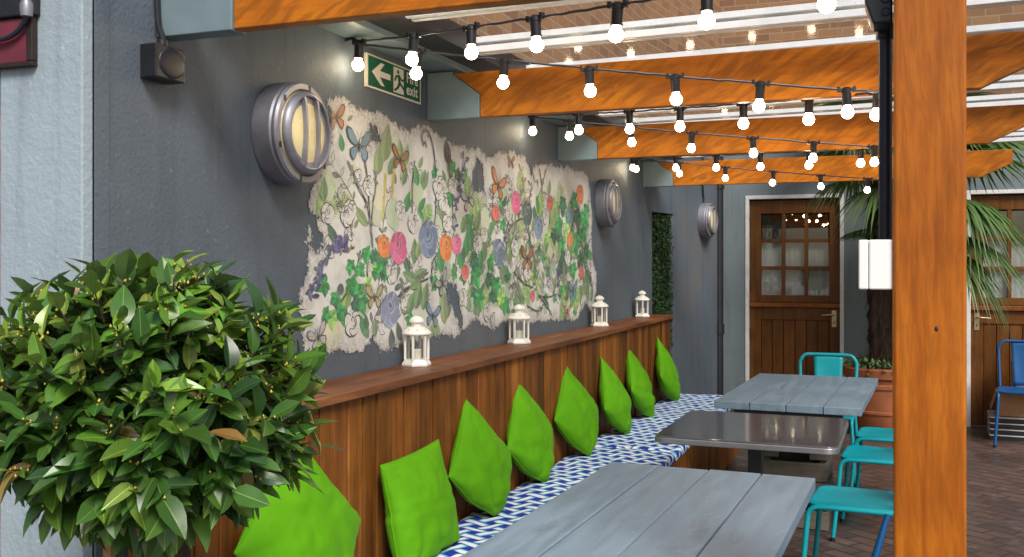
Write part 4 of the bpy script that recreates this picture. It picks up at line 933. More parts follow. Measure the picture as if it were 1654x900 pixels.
for A in ARTS:
    k = A[0]
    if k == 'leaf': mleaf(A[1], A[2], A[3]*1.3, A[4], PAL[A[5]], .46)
    elif k == 'spray': mspray(A[1], A[2], A[3], A[4], PAL[A[5]])
for A in ARTS:
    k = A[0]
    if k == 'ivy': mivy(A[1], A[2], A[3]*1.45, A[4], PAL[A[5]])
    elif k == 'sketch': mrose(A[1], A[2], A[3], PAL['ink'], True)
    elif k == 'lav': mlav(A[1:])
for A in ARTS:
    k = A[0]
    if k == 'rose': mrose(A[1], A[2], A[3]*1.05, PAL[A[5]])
    elif k == 'bfly': mbfly(A[1], A[2], A[3]*1.0, A[4], A[5])
    elif k == 'dot': mpoly([(A[1]+A[3]*cos(t_)*1.1, A[2]+A[3]*sin(t_)) for t_ in [2*pi*i/16 for i in range(16)]], PAL['grey'], 1)
mo = mu.build('mural', MAT['mural'], loc=(0, 4.5, 1.6))
tag(mo, 'torn pale floral mural of roses, leaves and butterflies on the grey wall', 'mural')
cv = mo.data.attributes.new('cover', 'FLOAT', 'POINT')
vals = base_cov+[0.0]*(len(mo.data.vertices)-nbase)
co_ = np.array([mu.v[k][1:] for k in range(nbase, len(mu.v))])
sdv = sdist(co_, OUTLINE)
for h in HOLES: sdv = np.minimum(sdv, -sdist(co_, h))
vals[nbase:] = [float(x)-.004 for x in sdv]
cv.data.foreach_set('value', vals)
# ------------------------------------------------------------------ bench
XB, XF, ZS = .215, .742, .42
bn = thing('bench', 'long built-in wooden bench with tall boarded back and shelf along grey wall', 'bench', (.4, 4.7, 0))
BY0, BY1 = 1.80, 7.72
b = MB(); y = BY0
while y < BY1-.02:
    wd = rnd.choice([.088, .094, .094, .10, .12])
    y2 = min(y+wd, BY1); s = rnd.choice([.55, .72, .9, 1.0, 1.2, 1.45, .8])
    dx = rnd.uniform(-.0035, .0035)
    b.box(XB-.02+dx, XB+dx, y+.004, y2-.004, .02, 1.0615, 0, (s, s*rnd.uniform(.93, 1.05), s*rnd.uniform(.85, 1.1), rnd.random()))
    y = y2
b.box(XB-.06, XB-.026, BY0+.06, BY1-.023, .02, 1.055, 0, (.15, .15, .15, .5))
b.box(.004, XB-.06, BY1-.022, BY1, .02, 1.0615, 0, (1, 1, 1, .77))
for yy_ in (2.6, 4.4, 6.1): b.box(.004, XB-.0605, yy_, yy_+.04, .02, 1.0, 0, (.8, .8, .8, .37))
b.build('backrest', MAT['plank'], bn, .0025)
b = MB()
for (ya, yb) in ((BY0-.015, 3.52), (3.525, 5.43), (5.435, BY1+.012)):
    for xa, xb in ((.006, .118), (.122, XB+.026)):
        s = rnd.uniform(.85, 1.15); dz = rnd.uniform(-.001, .0015)
        b.box(xa, xb, ya, yb, 1.0635+dz, 1.0915+dz, 0, (s, s, s, rnd.random()))
b.build('shelf', MAT['shelf'], bn, .003)
b = MB(); y = 1.86
while y < BY1-.02:
    wd = rnd.choice([.09, .1, .12]); y2 = min(y+wd, BY1); s = rnd.uniform(.7, 1.2)
    b.box(XF-.022, XF, y+.002, y2-.002, .03, .398, 0, (s, s, s, rnd.random())); y = y2
b.box(XB+.004, XF-.024, 1.86, 1.882, .03, .398, 0, (1, 1, 1, .2)); b.box(XB+.004, XF-.024, BY1-.022, BY1, .03, .398, 0, (1, 1, 1, .6))
b.box(XB+.004, XF+.004, 1.855, BY1, .40, ZS, 0, (1.1, 1.1, 1.1, .9))
b.build('seat', MAT['plank'], bn, .002)

def cushion(ya, yb, label, seed):
    r2 = random.Random(seed)
    x0, x1, z0, z1 = XB+.012, XF+.016, ZS+.001, ZS+.056
    prof = [(x0, z0), (x0, z1-.02)]+[(x0+.02-.02*cos(R(a)), z1-.02+.02*sin(R(a))) for a in (30, 60, 90)]
    prof += [(x0+(x1-x0)*u, z1+.006*sin(pi*u)) for u in (.15, .3, .45, .6, .75, .88)]
    prof += [(x1-.022+.022*sin(R(a)), z1-.022+.022*cos(R(a))) for a in (0, 30, 60, 90)]+[(x1-.001, z0+.012), (x1-.012, z0)]
    L = [0]
    for p, q in zip(prof[:-1], prof[1:]): L.append(L[-1]+math.dist(p, q))
    n = int((yb-ya)/.03); vs = []; uv = []
    for i in range(n+1):
        yy = ya+(yb-ya)*i/n; e = min(i, n-i)/n*(yb-ya); sq = 1-.5*max(0, 1-e/.03)**2
        for (px, pz), l in zip(prof, L):
            nz_ = NZ.noise((px*6+seed, yy*4, pz*6))
            xx = px+.012*NZ.noise((seed+.5, yy*2.2, pz*3))*(px > .4)
            zz = z0+(pz-z0)*sq+(.010*nz_ if pz > z0+.02 else 0)+(.006*NZ.noise((px*22, yy*15, seed)) if pz > z0+.03 else 0)
            vs.append((xx, yy, zz)); uv.append((yy, l))
    m = len(prof); fs = []
    for i in range(n):
        for k in range(m-1): fs.append((i*m+k, (i+1)*m+k, (i+1)*m+k+1, i*m+k+1))
    fs += [tuple(range(m)), tuple(n*m+k for k in range(m))[::-1]]
    b = MB(); b.add(vs, fs, smooth=True)
    o = b.build('seat_cushion', MAT['fabric'], loc=(.48, (ya+yb)/2, ZS), ang=60)
    ul = o.data.uv_layers.new(name='UVMap')
    for lp in o.data.loops: ul.data[lp.index].uv = uv[lp.vertex_index]
    return tag(o, label, 'seat cushion', 'patterned bench cushions')
cushion(1.87, 5.30, 'longer blue and white woven-print cushion on the near part of bench', 3)
cushion(5.305, BY1-.01, 'shorter blue and white woven-print cushion at far end of bench', 8)

# ------------------------------------------------------------------ lime pillows
def pillow(label, y, roll, lean, yaw, seed, side=.365, th=.070, x_base=.33, z=.474):
    """front of the pillow looks along +x; roll turns it in its own plane, lean tips it back against the boards"""
    n = 40; h = side/2; r2 = random.Random(seed)
    vs = []; fs = []
    ph = [r2.uniform(0, 6) for _ in range(6)]
    rl = R(roll)
    ddx, ddy = -sin(rl), -cos(rl)          # "down" inside the pillow's own plane
    for sd in (1, -1):
        for i in range(n+1):
            for j in range(n+1):
                # finer grid near the rim
                u = sin((i/n-.5)*pi); v = sin((j/n-.5)*pi)
                T = ((1-u*u)*(1-v*v))
                T = max(T, 0)**.42
                dv_ = u*0; pin = 1-(.045 if v*ddy+u*ddx < 0 else .0)*(1-v*v)
                piv = 1-(.045 if v*ddy+u*ddx < 0 else .0)*(1-u*u)
                py_, pz_ = u*h*pin, v*h*piv
                dn = (u*ddx+v*ddy)
                t_ = th*T*(1+.22*dn)
                # soft creases: a few running up from the bottom, some from the corners
                k1 = NZ.noise((u*1.6+seed, v*1.6, sd*3.)); k2 = NZ.noise((u*3.7+seed*2, v*3.7, sd*5.))
                cr = abs(NZ.noise((u*2.3+ddx*dn*1.4+seed, v*2.3+ddy*dn*1.4, 9+sd)))
                cross = u*(-ddy)+v*ddx
                fold = -.010*max(0, dn-.1)*(1-abs(sin(cross*5.5+ph[0]+1.2*k1)))**2
                fold2 = -.008*max(0, .25-abs(dn-.35-.25*cross+.15*k1))*4*(.5+.5*sin(ph[1]))
                t_ += T*(.018*k1+.003*k2-.009*(1-min(1, cr*4))**2+3.2*fold+2.6*fold2)
                if T < 1e-6: t_ = 0
                vs.append((sd*max(t_, 0 if T < 1e-6 else .001), py_+.004*k2*(1-T), pz_))
    N = n+1
    for s_ in (0, 1):
        o_ = s_*N*N
        for i in range(n):
            for j in range(n):
                q = (o_+i*N+j, o_+(i+1)*N+j, o_+(i+1)*N+j+1, o_+i*N+j+1)
                fs.append(q if s_ == 0 else q[::-1])
    Rm = M.Rotation(R(yaw), 4, 'Z') @ M.Rotation(R(-lean), 4, 'Y') @ M.Rotation(rl, 4, 'X')
    P = [Rm @ V(p) for p in vs]
    zm = min(p.z for p in P)
    # the lowest corner squashes on the seat
    cyy = sum(p.y for p in P)/len(P); P2 = []
    yl = min(P, key=lambda q: q.z).y
    hz = .15 if abs((roll % 90)-45) < 15 else .05
    for p in P:
        zz = p.z-zm; yy = p.y; xx = p.x
        if zz < hz:
            f = 1-zz/hz
            zz = hz-(hz-zz)*(.62 if hz > .1 else .7); yy = yl+(yy-yl)*(1+.55*f*f)+.012*f*f*sin(ph[2]); xx = xx+.012*f*sin(ph[3]*3+yy*40)
        P2.append(V((xx, yy, zz)))
    z0_ = min(p.z for p in P2)
    P2 = [V((p.x, p.y, p.z-z0_)) for p in P2]
    low = min(P2, key=lambda p: p.z)
    b = MB(); b.add([p-V((low.x, 0, 0)) for p in P2], fs, smooth=True)
    # stitched seam around the rim
    rim = [(i, 0) for i in range(n)]+[(n, j) for j in range(n)]+[(n-i, n) for i in range(n)]+[(0, n-j) for j in range(n)]
    b.tube([P2[i*N+j]-V((low.x, 0, 0)) for i, j in rim], .0034, 6, closed=True)
    o = b.build('pillow', MAT['lime'], local=True, ang=180)
    mw = o.modifiers.new('Weld', 'WELD'); mw.merge_threshold = .0003
    o.location = (x_base, y, z)
    return tag(o, label, 'pillow', 'lime green pillows leaning along the bench back')
pillow('lime pillow leaning half hidden behind the bay tree, nearest on the bench', 2.43, 39, 14, 0, 1, x_base=.34, side=.44)
pillow('squarish lime pillow standing flat on its edge, second from bay tree', 3.085, 4, 10, -6, 2, x_base=.335, side=.375)
pillow('lime pillow on its corner below and right of the largest lantern', 3.70, 45, 16, -4, 3, x_base=.345, side=.39)
pillow('lime pillow on its corner just left of the second lantern from bay tree', 4.33, 47, 15, -2, 4, x_base=.335, side=.395)
pillow('lime pillow on its corner, fifth along the bench from bay tree', 5.04, 43, 16, -6, 5, x_base=.35, side=.40)
pillow('lime pillow with pale seam on its left rim, below the third lantern', 5.72, 49, 17, 2, 6, x_base=.37, side=.385)
pillow('lime pillow second from the far end of the bench', 6.42, 46, 17, 4, 7, x_base=.37, side=.395)
pillow('lime pillow at the far end of bench by the drainpipe', 7.24, 44, 15, 3, 8, x_base=.365, side=.385)

# ------------------------------------------------------------------ lanterns
def make_lantern():
    t = thing('lantern', 'x', 'lantern', (0, 0, 0), 0, 'cream lanterns on the bench shelf', local=True)
    n = 6
    def hexa(prof, m=6): 
        b = MB(); b.lathe(prof, m, ang0=R(30)); return b
    b = hexa([(.060, 0), (.061, .006), (.058, .012), (.052, .020), (.050, .026)]); b.build('base', MAT['lantern'], t, .0015, local=True, ang=25)
    f = MB()
    for k in range(6):
        a = R(30+60*k); cx, cy = .047*cos(a), .047*sin(a)
        f.box(-.0045, .0045, -.0045, .0045, .024, .124, T=M.Translation((cx, cy, 0)) @ M.Rotation(a, 4, 'Z'))
    f.build('frame', MAT['lantern'], t, .001, local=True)
    b = MB()
    vs = []
    for k in range(6):
        a = R(30+60*k); vs += [(.0445*cos(a), .0445*sin(a), .026), (.0445*cos(a), .0445*sin(a), .122)]
    b.add(vs, [(2*k, (2*k+2) % 12, (2*k+3) % 12, 2*k+1) for k in range(6)]); b.build('glass', MAT['lanternglass'], t, local=True)
    b = MB(); b.lathe([(.0, .026), (.019, .026), (.019, .062), (.016, .065), (.0, .064)], 20); b.tube([(0, 0, .064), (.001, 0, .073)], .001, 6); b.build('candle', MAT['candle'], t, local=True)
    b = MB(); b.lathe([(.050, .1225), (.058, .124), (.0595, .128), (.058, .132), (.050, .140), (.040, .148), (.030, .153), (.024, .155)], 30); rf = b.build('roof', MAT['lantern'], t, local=True, ang=50)
    b = MB(); b.lathe([(.022, .1552), (.023, .170), (.030, .172), (.031, .176), (.027, .184), (.018, .192), (.008, .1965), (.0, .198)], 28); b.build('cap', MAT['lantern'], rf, local=True, ang=50)
    for k in range(8):
        a = R(20+45*k)
        b = MB(); b.lathe([(0, .0006), (.0022, .0004), (.0024, 0)], 8, T=M.Translation((.0462*cos(a), .0462*sin(a), .1436)) @ M.Rotation(a, 4, 'Z') @ M.Rotation(R(45), 4, 'Y'))
        b.build('vent_hole', MAT['black'], rf, local=True)
    b = MB(); b.tube([(.0, .036*cos(R(x)), .172+.022*sin(R(x))) for x in range(-20, 201, 10)], .0013, 6, T=M.Rotation(R(62), 4, 'Y') if False else None); b.build('handle', MAT['lantern'], t, local=True)
    return t
ln = make_lantern(); ln.location = (.078, 3.52, 1.093); ln.rotation_euler = (0, 0, R(10))
ln['label'] = 'cream lantern closest to the bay tree, largest of the shelf lanterns'
dup(ln, (.080, 4.675, 1.093), R(52), 'cream lantern under the middle of mural, second from the bay tree')
dup(ln, (.082, 6.15, 1.093), R(35), 'cream lantern under the right edge of mural')
dup(ln, (.078, 7.34, 1.093), R(20), 'cream lantern at the far end of shelf beside the hedge panel')

# ------------------------------------------------------------------ tables
def plank_table(label, cx, cy, rz, W, L, peds, ZTOP=.75, th=.042):
    t = thing('table', label, 'table', (cx, cy, 0), rz, 'blue grey boarded tables', local=True)
    b = MB(); n = 4; pw = W/n
    for i in range(n):
        s = rnd.uniform(.92, 1.08); e = rnd.uniform(-.004, .004); dz = rnd.uniform(-.0015, .0015)
        b.box(-W/2+i*pw+.0018, -W/2+(i+1)*pw-.0018, -L/2+e, L/2+e, ZTOP-th+dz, ZTOP+dz, 0, (s, s, s, rnd.random()))
    b.build('tabletop', MAT['table'], t, .004, local=True)
    b = MB()
    for y in (-L/2+.09, 0, L/2-.09): b.box(-W/2+.10, W/2-.10, y-.035, y+.035, ZTOP-th-.026, ZTOP-th-.003)
    for x in (-.15, .15): b.box(x-.012, x+.012, -L/2+.14, L/2-.14, ZTOP-.10, ZTOP-th-.027)
    b.build('underframe', MAT['tableleg'], t, .002, local=True)
    for y in peds:
        b = MB(); b.box(-.04, .04, y-.04, y+.04, .0455, ZTOP-th-.0275); b.box(-.24, .24, y-.035, y+.035, .001, .045); b.build('pedestal', MAT['tableleg'], t, .003, local=True)
    return t
plank_table('large blue grey boarded table in front, beside the near pillows', 1.198, 2.83, R(-1.9), .745, 1.53, (-.46, .46))
plank_table('blue grey boarded table at the back, in front of turquoise chair and door', 1.352, 6.13, R(-2.6), .765, 1.46, (.12,))

t = thing('metal_table', 'dark grey smooth-topped square table with rounded corners between the boarded tables', 'table', (1.263, 4.61, 0), R(-.8), local=True)
def rrect(hx, hy, r, n=6):
    pts = []
    for cx, cy, a0 in ((hx-r, hy-r, 0), (-hx+r, hy-r, 90), (-hx+r, -hy+r, 180), (hx-r, -hy+r, 270)):
        pts += [(cx+r*cos(R(a0+90*i/n)), cy+r*sin(R(a0+90*i/n))) for i in range(n+1)]
    return pts
b = MB(); b.prism(rrect(.380, .405, .05), .722, .7505, 'z'); b.build('tabletop', MAT['zinc'], t, .003, local=True)
b = MB(); b.prism(rrect(.384, .409, .054), .7195, .744, 'z'); b.build('rim', MAT['zincedge'], t, .003, local=True)
b = MB(); b.box(-.032, .032, -.032, .032, .03, .716); b.build('pedestal', MAT['tableleg'], t, .004, local=True)
b = MB(); b.box(-.25, .25, -.03, .03, .001, .03); b.box(-.03, .03, -.25, -.0305, .001, .03); b.box(-.03, .03, .0305, .25, .001, .03); b.box(-.2, .2, -.2, .2, .711, .7185); b.build('base', MAT['tableleg'], t, .004, local=True)

# slatted crates under the tables
def crate(label, x, y, z, W=.36, D=.32, H=.27):
    t = thing('crate', label, 'crate', (x, y, z), R(-2), 'weathered crates under the tables', local=True)
    b = MB()
    def sl(x0, x1, y0, y1, z0, z1):
        s = rnd.uniform(.8, 1.2); b.box(x0, x1, y0, y1, z0, z1, 0, (s, s, s, rnd.random()))
    zs_ = [(.004, .105), (.125, .175), (.195, .268)]
    for k, (z0, z1) in enumerate(zs_):
        if k == 1:
            for ya, yb in ((-D/2, -D/2+.014), (D/2-.014, D/2)):
                sl(-W/2, -W/2+.095, ya, yb, z0, z1); sl(W/2-.095, W/2, ya, yb, z0, z1)
        else:
            for ya, yb in ((-D/2, -D/2+.014), (D/2-.014, D/2)): sl(-W/2, W/2, ya, yb, z0, z1)
        for xa, xb in ((-W/2, -W/2+.014), (W/2-.014, W/2)): sl(xa, xb, -D/2+.0145, D/2-.0145, z0, z1)
    b.build('slats', MAT['crate'], t, .002, local=True)
    b = MB()
    for sx in (-1, 1):
        for sy in (-1, 1): b.box(sx*(W/2-.028)-.013, sx*(W/2-.028)+.013, sy*(D/2-.028)-.013, sy*(D/2-.028)+.013, .004, .262, 0, (.6, .6, .6, .3))
    b.box(-W/2+.0145, W/2-.0145, -D/2+.0145, D/2-.0145, .012, .022, 0, (.5, .5, .5, .6))
    b.build('inner_frame', MAT['crate'], t, local=True)
    return t
crate('lower weathered slatted crate on the paving under the back table', 1.34, 5.93, 0)
crate('upper weathered slatted crate with a hand slot, behind smooth-topped table', 1.335, 5.925, .271)

# ------------------------------------------------------------------ chairs
def make_chair(label, mat, loc, rz, odd=None):
    t = thing('chair', label, 'chair', loc, rz, 'enamelled metal chairs', local=True)
    sx0, sx1, hw = -.205, .19, .20
    # pressed seat: rounded sheet, dished, with a rolled lip
    b = MB(); n = 24; vs = []; 
    out = rrect((sx1-sx0)/2, hw, .06, 8); cx = (sx0+sx1)/2
    rings = [(1.0, -.014), (1.0, .0), (.975, .004), (.93, .0035), (.90, .0), (.6, -.004), (.25, -.006)]
    m = len(out)
    for f, dz in rings: vs += [(cx+p[0]*f, p[1]*f, .450+dz) for p in out]
    fs = [(r*m+k, r*m+(k+1) % m, (r+1)*m+(k+1) % m, (r+1)*m+k) for r in range(len(rings)-1) for k in range(m)]
    fs.append(tuple((len(rings)-1)*m+k for k in range(m)))
    b.add(vs, fs, smooth=True)
    st = b.build('seat', mat, t, local=True, ang=50)
    so = st.modifiers.new('Solid', 'SOLIDIFY'); so.thickness = .002
    # front legs run on as side rails; rear legs meet them
    for s in (-1, 1):
        y = s*.192
        path = [(-.238, s*.218, .0), (-.215, s*.203, .22), (-.202, s*.194, .38)]+[(-.202+.05-.05*cos(R(a)), y, .390+.05*sin(R(a))) for a in (20, 40, 60, 80)]+[(-.10, y, .4405), (.17, y, .4405)]
        b = MB(); b.tube(path, .0118, 12); lg = b.build('leg', mat, t, local=True)
        b = MB(); b.lathe([(.014, 0), (.0145, .018), (.012, .02)], 12, T=M.Translation((-.238, s*.218, .0005))); b.build('foot_cap', MAT['black'], lg, local=True)
        m2 = mat if odd is None or s > 0 else odd
        b = MB(); b.tube([(.275, s*.215, 0), (.225, s*.197, .26), (.195, s*.186, .425), (.195, s*.184, .45)] if m2 is mat else [(.02, s*.29, 0), (.07, s*.245, .22), (.12, s*.205, .41), (.13, s*.2, .438)], [.0118]*4 if m2 is mat else [.017, .0165, .0125, .012], 12); lg = b.build('leg', m2, t, local=True)
        if m2 is not mat: lg['label'] = 'bright blue splayed rear leg'
        fx = (.275, s*.215) if odd is None or s > 0 else (.02, s*.29)
        b = MB(); b.lathe([(.014, 0), (.0145, .018), (.012, .02)], 12, T=M.Translation((fx[0], fx[1], .0005))); b.build('foot_cap', MAT['black'], lg, local=True)
    # back frame and its sheet panel
    zt, hb = .835, .196
    side = lambda s: [(.195, s*.184, .452), (.222, s*.19, .60), (.247, s*hb, zt-.075)]
    cor = [(.247+.012*(1-cos(R(a))), -(hb-.06+.06*cos(R(a))), zt-.075+.075*sin(R(a))) for a in (25, 50, 75)]
    path = side(-1)+cor+[(.262, -.1, zt), (.266, 0, zt), (.262, .1, zt)]+[(x, -y_, z) for x, y_, z in reversed(cor)]+list(reversed(side(1)))
    b = MB(); b.tube(catmull(path, 4), .0122, 12); b.build('back_frame', mat, t, local=True)
    b = MB(); vs = []; nu, nv = 8, 10
    for j in range(nv+1):
        v = j/nv; wdt = .082+.020*v
        for i in range(nu+1):
            u = -1+2*i/nu; z = .462+(zt-.462)*v
            x = .200+.066*v**.9+.012*(1-u*u)*sin(pi*v)
            vs.append((x, u*wdt, z))
    b.add(vs, [(j*(nu+1)+i, j*(nu+1)+i+1, (j+1)*(nu+1)+i+1, (j+1)*(nu+1)+i) for j in range(nv) for i in range(nu)], smooth=True)
    bp = b.build('back_panel', mat, t, local=True)
    so = bp.modifiers.new('Solid', 'SOLIDIFY'); so.thickness = .0025
    return t
make_chair('turquoise metal chair nearest the front table, with one blue leg', MAT['turq'], (1.715, 4.655, 0), R(-4.3), MAT['blue'])
make_chair('turquoise metal chair at the far right corner of the smooth-topped table', MAT['turq'], (1.80, 5.78, 0), R(-4))
make_chair('turquoise metal chair on the right of the back table, touching the pot side', MAT['turq'], (1.855, 6.48, 0), R(-4))
make_chair('turquoise metal chair behind the back table in front of the brown door', MAT['turq'], (1.41, 7.24, 0), R(88))
make_chair('royal blue metal chair at right edge in front of cardboard boxes', MAT['blue'], (2.875, 9.10, 0), R(84))

# ------------------------------------------------------------------ boxes and trays by the right door
def carton(label, x, y, z, W, D, H, rz, flap=False):
    t = thing('cardboard_box', label, 'cardboard box', (x, y, z), rz, 'cardboard boxes behind the blue chair', local=True)
    th = .004
    b = MB(); b.box(-W/2, W/2, -D/2, -D/2+th, 0, H); b.box(-W/2, W/2, D/2-th, D/2, 0, H); b.box(-W/2, -W/2+th, -D/2+th, D/2-th, 0, H); b.box(W/2-th, W/2, -D/2+th, D/2-th, 0, H); b.box(-W/2+th, W/2-th, -D/2+th, D/2-th, 0, th)
    b.build('carton', MAT['cardboard'], t, local=True)
    for s in (-1, 1):
        b = MB()
        if flap: b.box(0, W*.35, -D/2+.003, D/2-.003, 0, th, T=M.Translation((s*(W/2-.002), 0, H)) @ M.Rotation(R(0 if s > 0 else 180), 4, 'Z') @ M.Rotation(R(72), 4, 'Y'))
        else: b.box(-W/2+.002, W/2-.002, 0, D/2-.002, 0, th, T=M.Translation((0, 0, H+.001)) @ M.Rotation(R(0 if s > 0 else 180), 4, 'Z'))
        b.build('flap', MAT['cardboard'], t, local=True)
    b = MB(); b.box(-W/2-.0008, W/2+.0008, -.022, .022, H*.3, H+.0055) if not flap else b.box(-.02, .02, -D/2-.0008, -D/2, 0, H)
    b.build('tape', simple('parcel_tape', (.42, .29, .16), .35, 0, .1, 9), t, local=True)
for k in range(4):
    t = thing('bread_tray', ['bottom black slatted tray with pale rim under the boxes', 'second black tray from the paving under the boxes', 'third black tray from the paving under the boxes', 'top black tray directly under the brown boxes'][k], 'tray', (2.98, 9.45, .001+.05*k), R(-3), 'black trays stacked by the right door', local=True)
    b = MB(); b.box(-.34, .34, -.2, .2, 0, .006)
    for ya, yb in ((-.2, -.194), (.194, .2)): b.box(-.34, .34, ya, yb, .0062, .032)
    for xa, xb in ((-.34, -.334), (.334, .34)): b.box(xa, xb, -.1938, .1938, .0062, .032)
    b.build('tray_body', MAT['trayblack'], t, local=True)
    b = MB(); b.prism(rrect(.348, .208, .02, 3), .0335, .043, 'z'); b.build('rim', MAT['traywhite'], t, .002, local=True)
carton('open brown cardboard box resting on the black trays', 2.93, 9.46, .202, .46, .34, .20, R(-4), True)
carton('closed brown cardboard box on top of the open one', 3.02, 9.58, .412, .36, .2, .22, R(6))
carton('smallest brown cardboard box, topmost of the pile by the right door', 2.97, 9.58, .640, .24, .17, .16, R(-5))

# ------------------------------------------------------------------ bay tree in the foreground
BC = V((.600, 1.405, 1.254)); BRX, BRZ = .294, .256
bt = thing('bay_tree', 'clipped round bay tree with glossy leaves and yellow buds in foreground', 'tree', (.655, 1.43, .42))
b = MB(); b.tube(catmull([(.655, 1.43, .40), (.662, 1.425, .7), (.650, 1.43, .95), (.63, 1.42, 1.12), (.62, 1.415, 1.22)], 6), [.024]*8+[.022]*8+[.018]*8+[.010], 12)
b.build('trunk', MAT['trunk'], bt)
cr = MB(); tw = MB(); bu = MB(); r3 = random.Random(5)
def bay_leaf(p, d, up, L, Wd, col):
    d = d.normalized(); sd = d.cross(up); sd = sd.normalized() if sd.length > 1e-4 else V((1, 0, 0)); nn = sd.cross(d)
    fold = r3.uniform(.05, .40); curl = r3.uniform(-.15, .42); tws = r3.uniform(-.5, .5)
    us = [0, .10, .26, .45, .64, .84, 1.0]; ws = [.06, .5, .9, 1.0, .88, .5, .04]
    vs = []
    for u, w_ in zip(us, ws):
        c0 = p+d*L*u-nn*L*curl*u*u
        s2 = sd*cos(tws*u)+nn*sin(tws*u); wav = r3.uniform(-.09, .09)
        vs += [c0-s2*Wd*w_*.5+nn*Wd*w_*(fold+wav), c0, c0+s2*Wd*w_*.5+nn*Wd*w_*(fold-wav)]
    fl, fr_ = [], []
    for i in range(len(us)-1):
        a = 3*i; fl.append((a, a+1, a+4, a+3)); fr_.append((a+1, a+2, a+5, a+4))
    # own colour: darker blade, paler midrib strip
    cr.add(vs, fl, 0, col, None, True); cr.add(vs, fr_, 0, tuple(x*.9 for x in col[:3])+(1,), None, True)
    rib = []
    for i, u in enumerate(us):
        rib += [vs[3*i+1]-sd*Wd*.022+nn*.0006, vs[3*i+1]+sd*Wd*.022+nn*.0006]
    cr.add(rib, [(2*i, 2*i+1, 2*i+3, 2*i+2) for i in range(len(us)-1)], 0, (min(1, col[0]*1.7+.05), min(1, col[1]*1.45+.06), col[2]*1.4+.01, 1), None, True)
def bay_col():
    k = r3.random()
    if k < .55: c = (.062, .160, .026)
    elif k < .80: c = (.125, .265, .032)
    elif k < .93: c = (.036, .095, .034)
    elif k < .988: c = (.26, .36, .07)
    else: c = (.32, .20, .06)
    s = r3.uniform(.6, 1.25); return (c[0]*s*r3.uniform(.85, 1.2), c[1]*s, c[2]*s, 1)
NTW = 580
for i in range(NTW):
    # directions spread evenly over the ball
    zz = 1-2*(i+.5)/NTW; az = i*2.399963+r3.uniform(-.25, .25)
    rr = sqrt(max(0, 1-zz*zz)); n_ = V((rr*cos(az), rr*sin(az), zz))
    lump = 1+.17*NZ.noise(n_*2.1+V((3, 1, 7)))+r3.uniform(-.10, .05)
    if zz < -.6: lump *= .88
    depth = 1 if r3.random() < .68 else r3.uniform(.55, .85)
    tip = BC+V((n_.x*BRX, n_.y*BRX, n_.z*BRZ))*lump*depth*.93
    base = BC+(tip-BC)*.35+V((0, 0, -.04))
    dirn = (tip-base).normalized(); dirn = (dirn+V((0, 0, .45 if n_.z > 0 else .12))).normalized()
    mid = (base+tip)/2+V((0, 0, -.012))
    tw.tube(catmull([base, mid, tip], 3), [.0028]*3+[.002]*3+[.0014], 5, cap=False)
    nl = r3.randrange(6, 10); young = n_.z > .1 and r3.random() < .5
    for k in range(nl):
        u = 1-.085*k*.75 if depth == 1 else 1-.1*k
        p = base.lerp(tip, max(.3, min(1, u)))
        a = 2.4*k+az; 
        ax = dirn.orthogonal().normalized(); ax2 = dirn.cross(ax)
        side = ax*cos(a)+ax2*sin(a)
        spread = r3.uniform(.45, .95)+.3*k if k < 3 else r3.uniform(1.3, 2.6)
        d = (dirn*1.0+side*spread*1.15+n_*.25+V((0, 0, -.12*k-.9*max(0, -n_.z+.35)))).normalized()
        L = r3.choice((r3.uniform(.038, .062), r3.uniform(.050, .082)))*(.72 if (young and k < 3) else 1)
        col = bay_col()
        if young and k < 4: col = (r3.uniform(.16, .28), r3.uniform(.32, .44), r3.uniform(.03, .06), 1)
        bay_leaf(p, d, (n_*.8+V((0, 0, 1.0))+side*r3.uniform(-.5, .5)).normalized(), L, L*r3.uniform(.40, .54), col)
    if depth == 1 and r3.random() < .6:
        for k in range(r3.randrange(3, 8)):
            q = tip+dirn*r3.uniform(-.02, .008)+V((r3.gauss(0, .005), r3.gauss(0, .005), r3.gauss(0, .004))); s = r3.uniform(.0018, .0032)
            bu.add([q+V(v)*s for v in ((1,0,0),(-1,0,0),(0,1,0),(0,-1,0),(0,0,1.3),(0,0,-1.3))], [(0,2,4),(2,1,4),(1,3,4),(3,0,4),(2,0,5),(1,2,5),(3,1,5),(0,3,5)], 0, (1, 1, 1, 1), None, True)
crn = cr.build('crown', MAT['bay'], bt, ang=180)
tw.build('twigs', MAT['trunk'], crn, ang=180); bu.build('flower_buds', simple('yellow_buds', (.55, .42, .06), .6, 0, .2, 40), crn, ang=180)['kind'] = 'stuff'
t = thing('plant_pot', 'pot holding the bay tree', 'pot', (.655, 1.43, 0), local=True)
b = MB(); b.lathe([(.12, 0), (.13, .01), (.17, .36), (.185, .365), (.187, .41), (.172, .412), (.165, .38), (.0, .378)], 40); b.build('body', MAT['terra'], t, local=True)
b = MB(); b.lathe([(.164, .379), (.12, .392), (.0, .398)], 30); b.build('soil', MAT['soil'], t, local=True)
cn = MB(); cn.tube([(.560, 1.345, .40), (.572, 1.338, .9), (.577, 1.336, 1.06)], .0085, 10)
cn.add([], [])
tag(cn.build('cane', MAT['cane'], loc=(.56, 1.345, .4)), 'pale bamboo support cane poking out below the bay tree crown', 'cane')

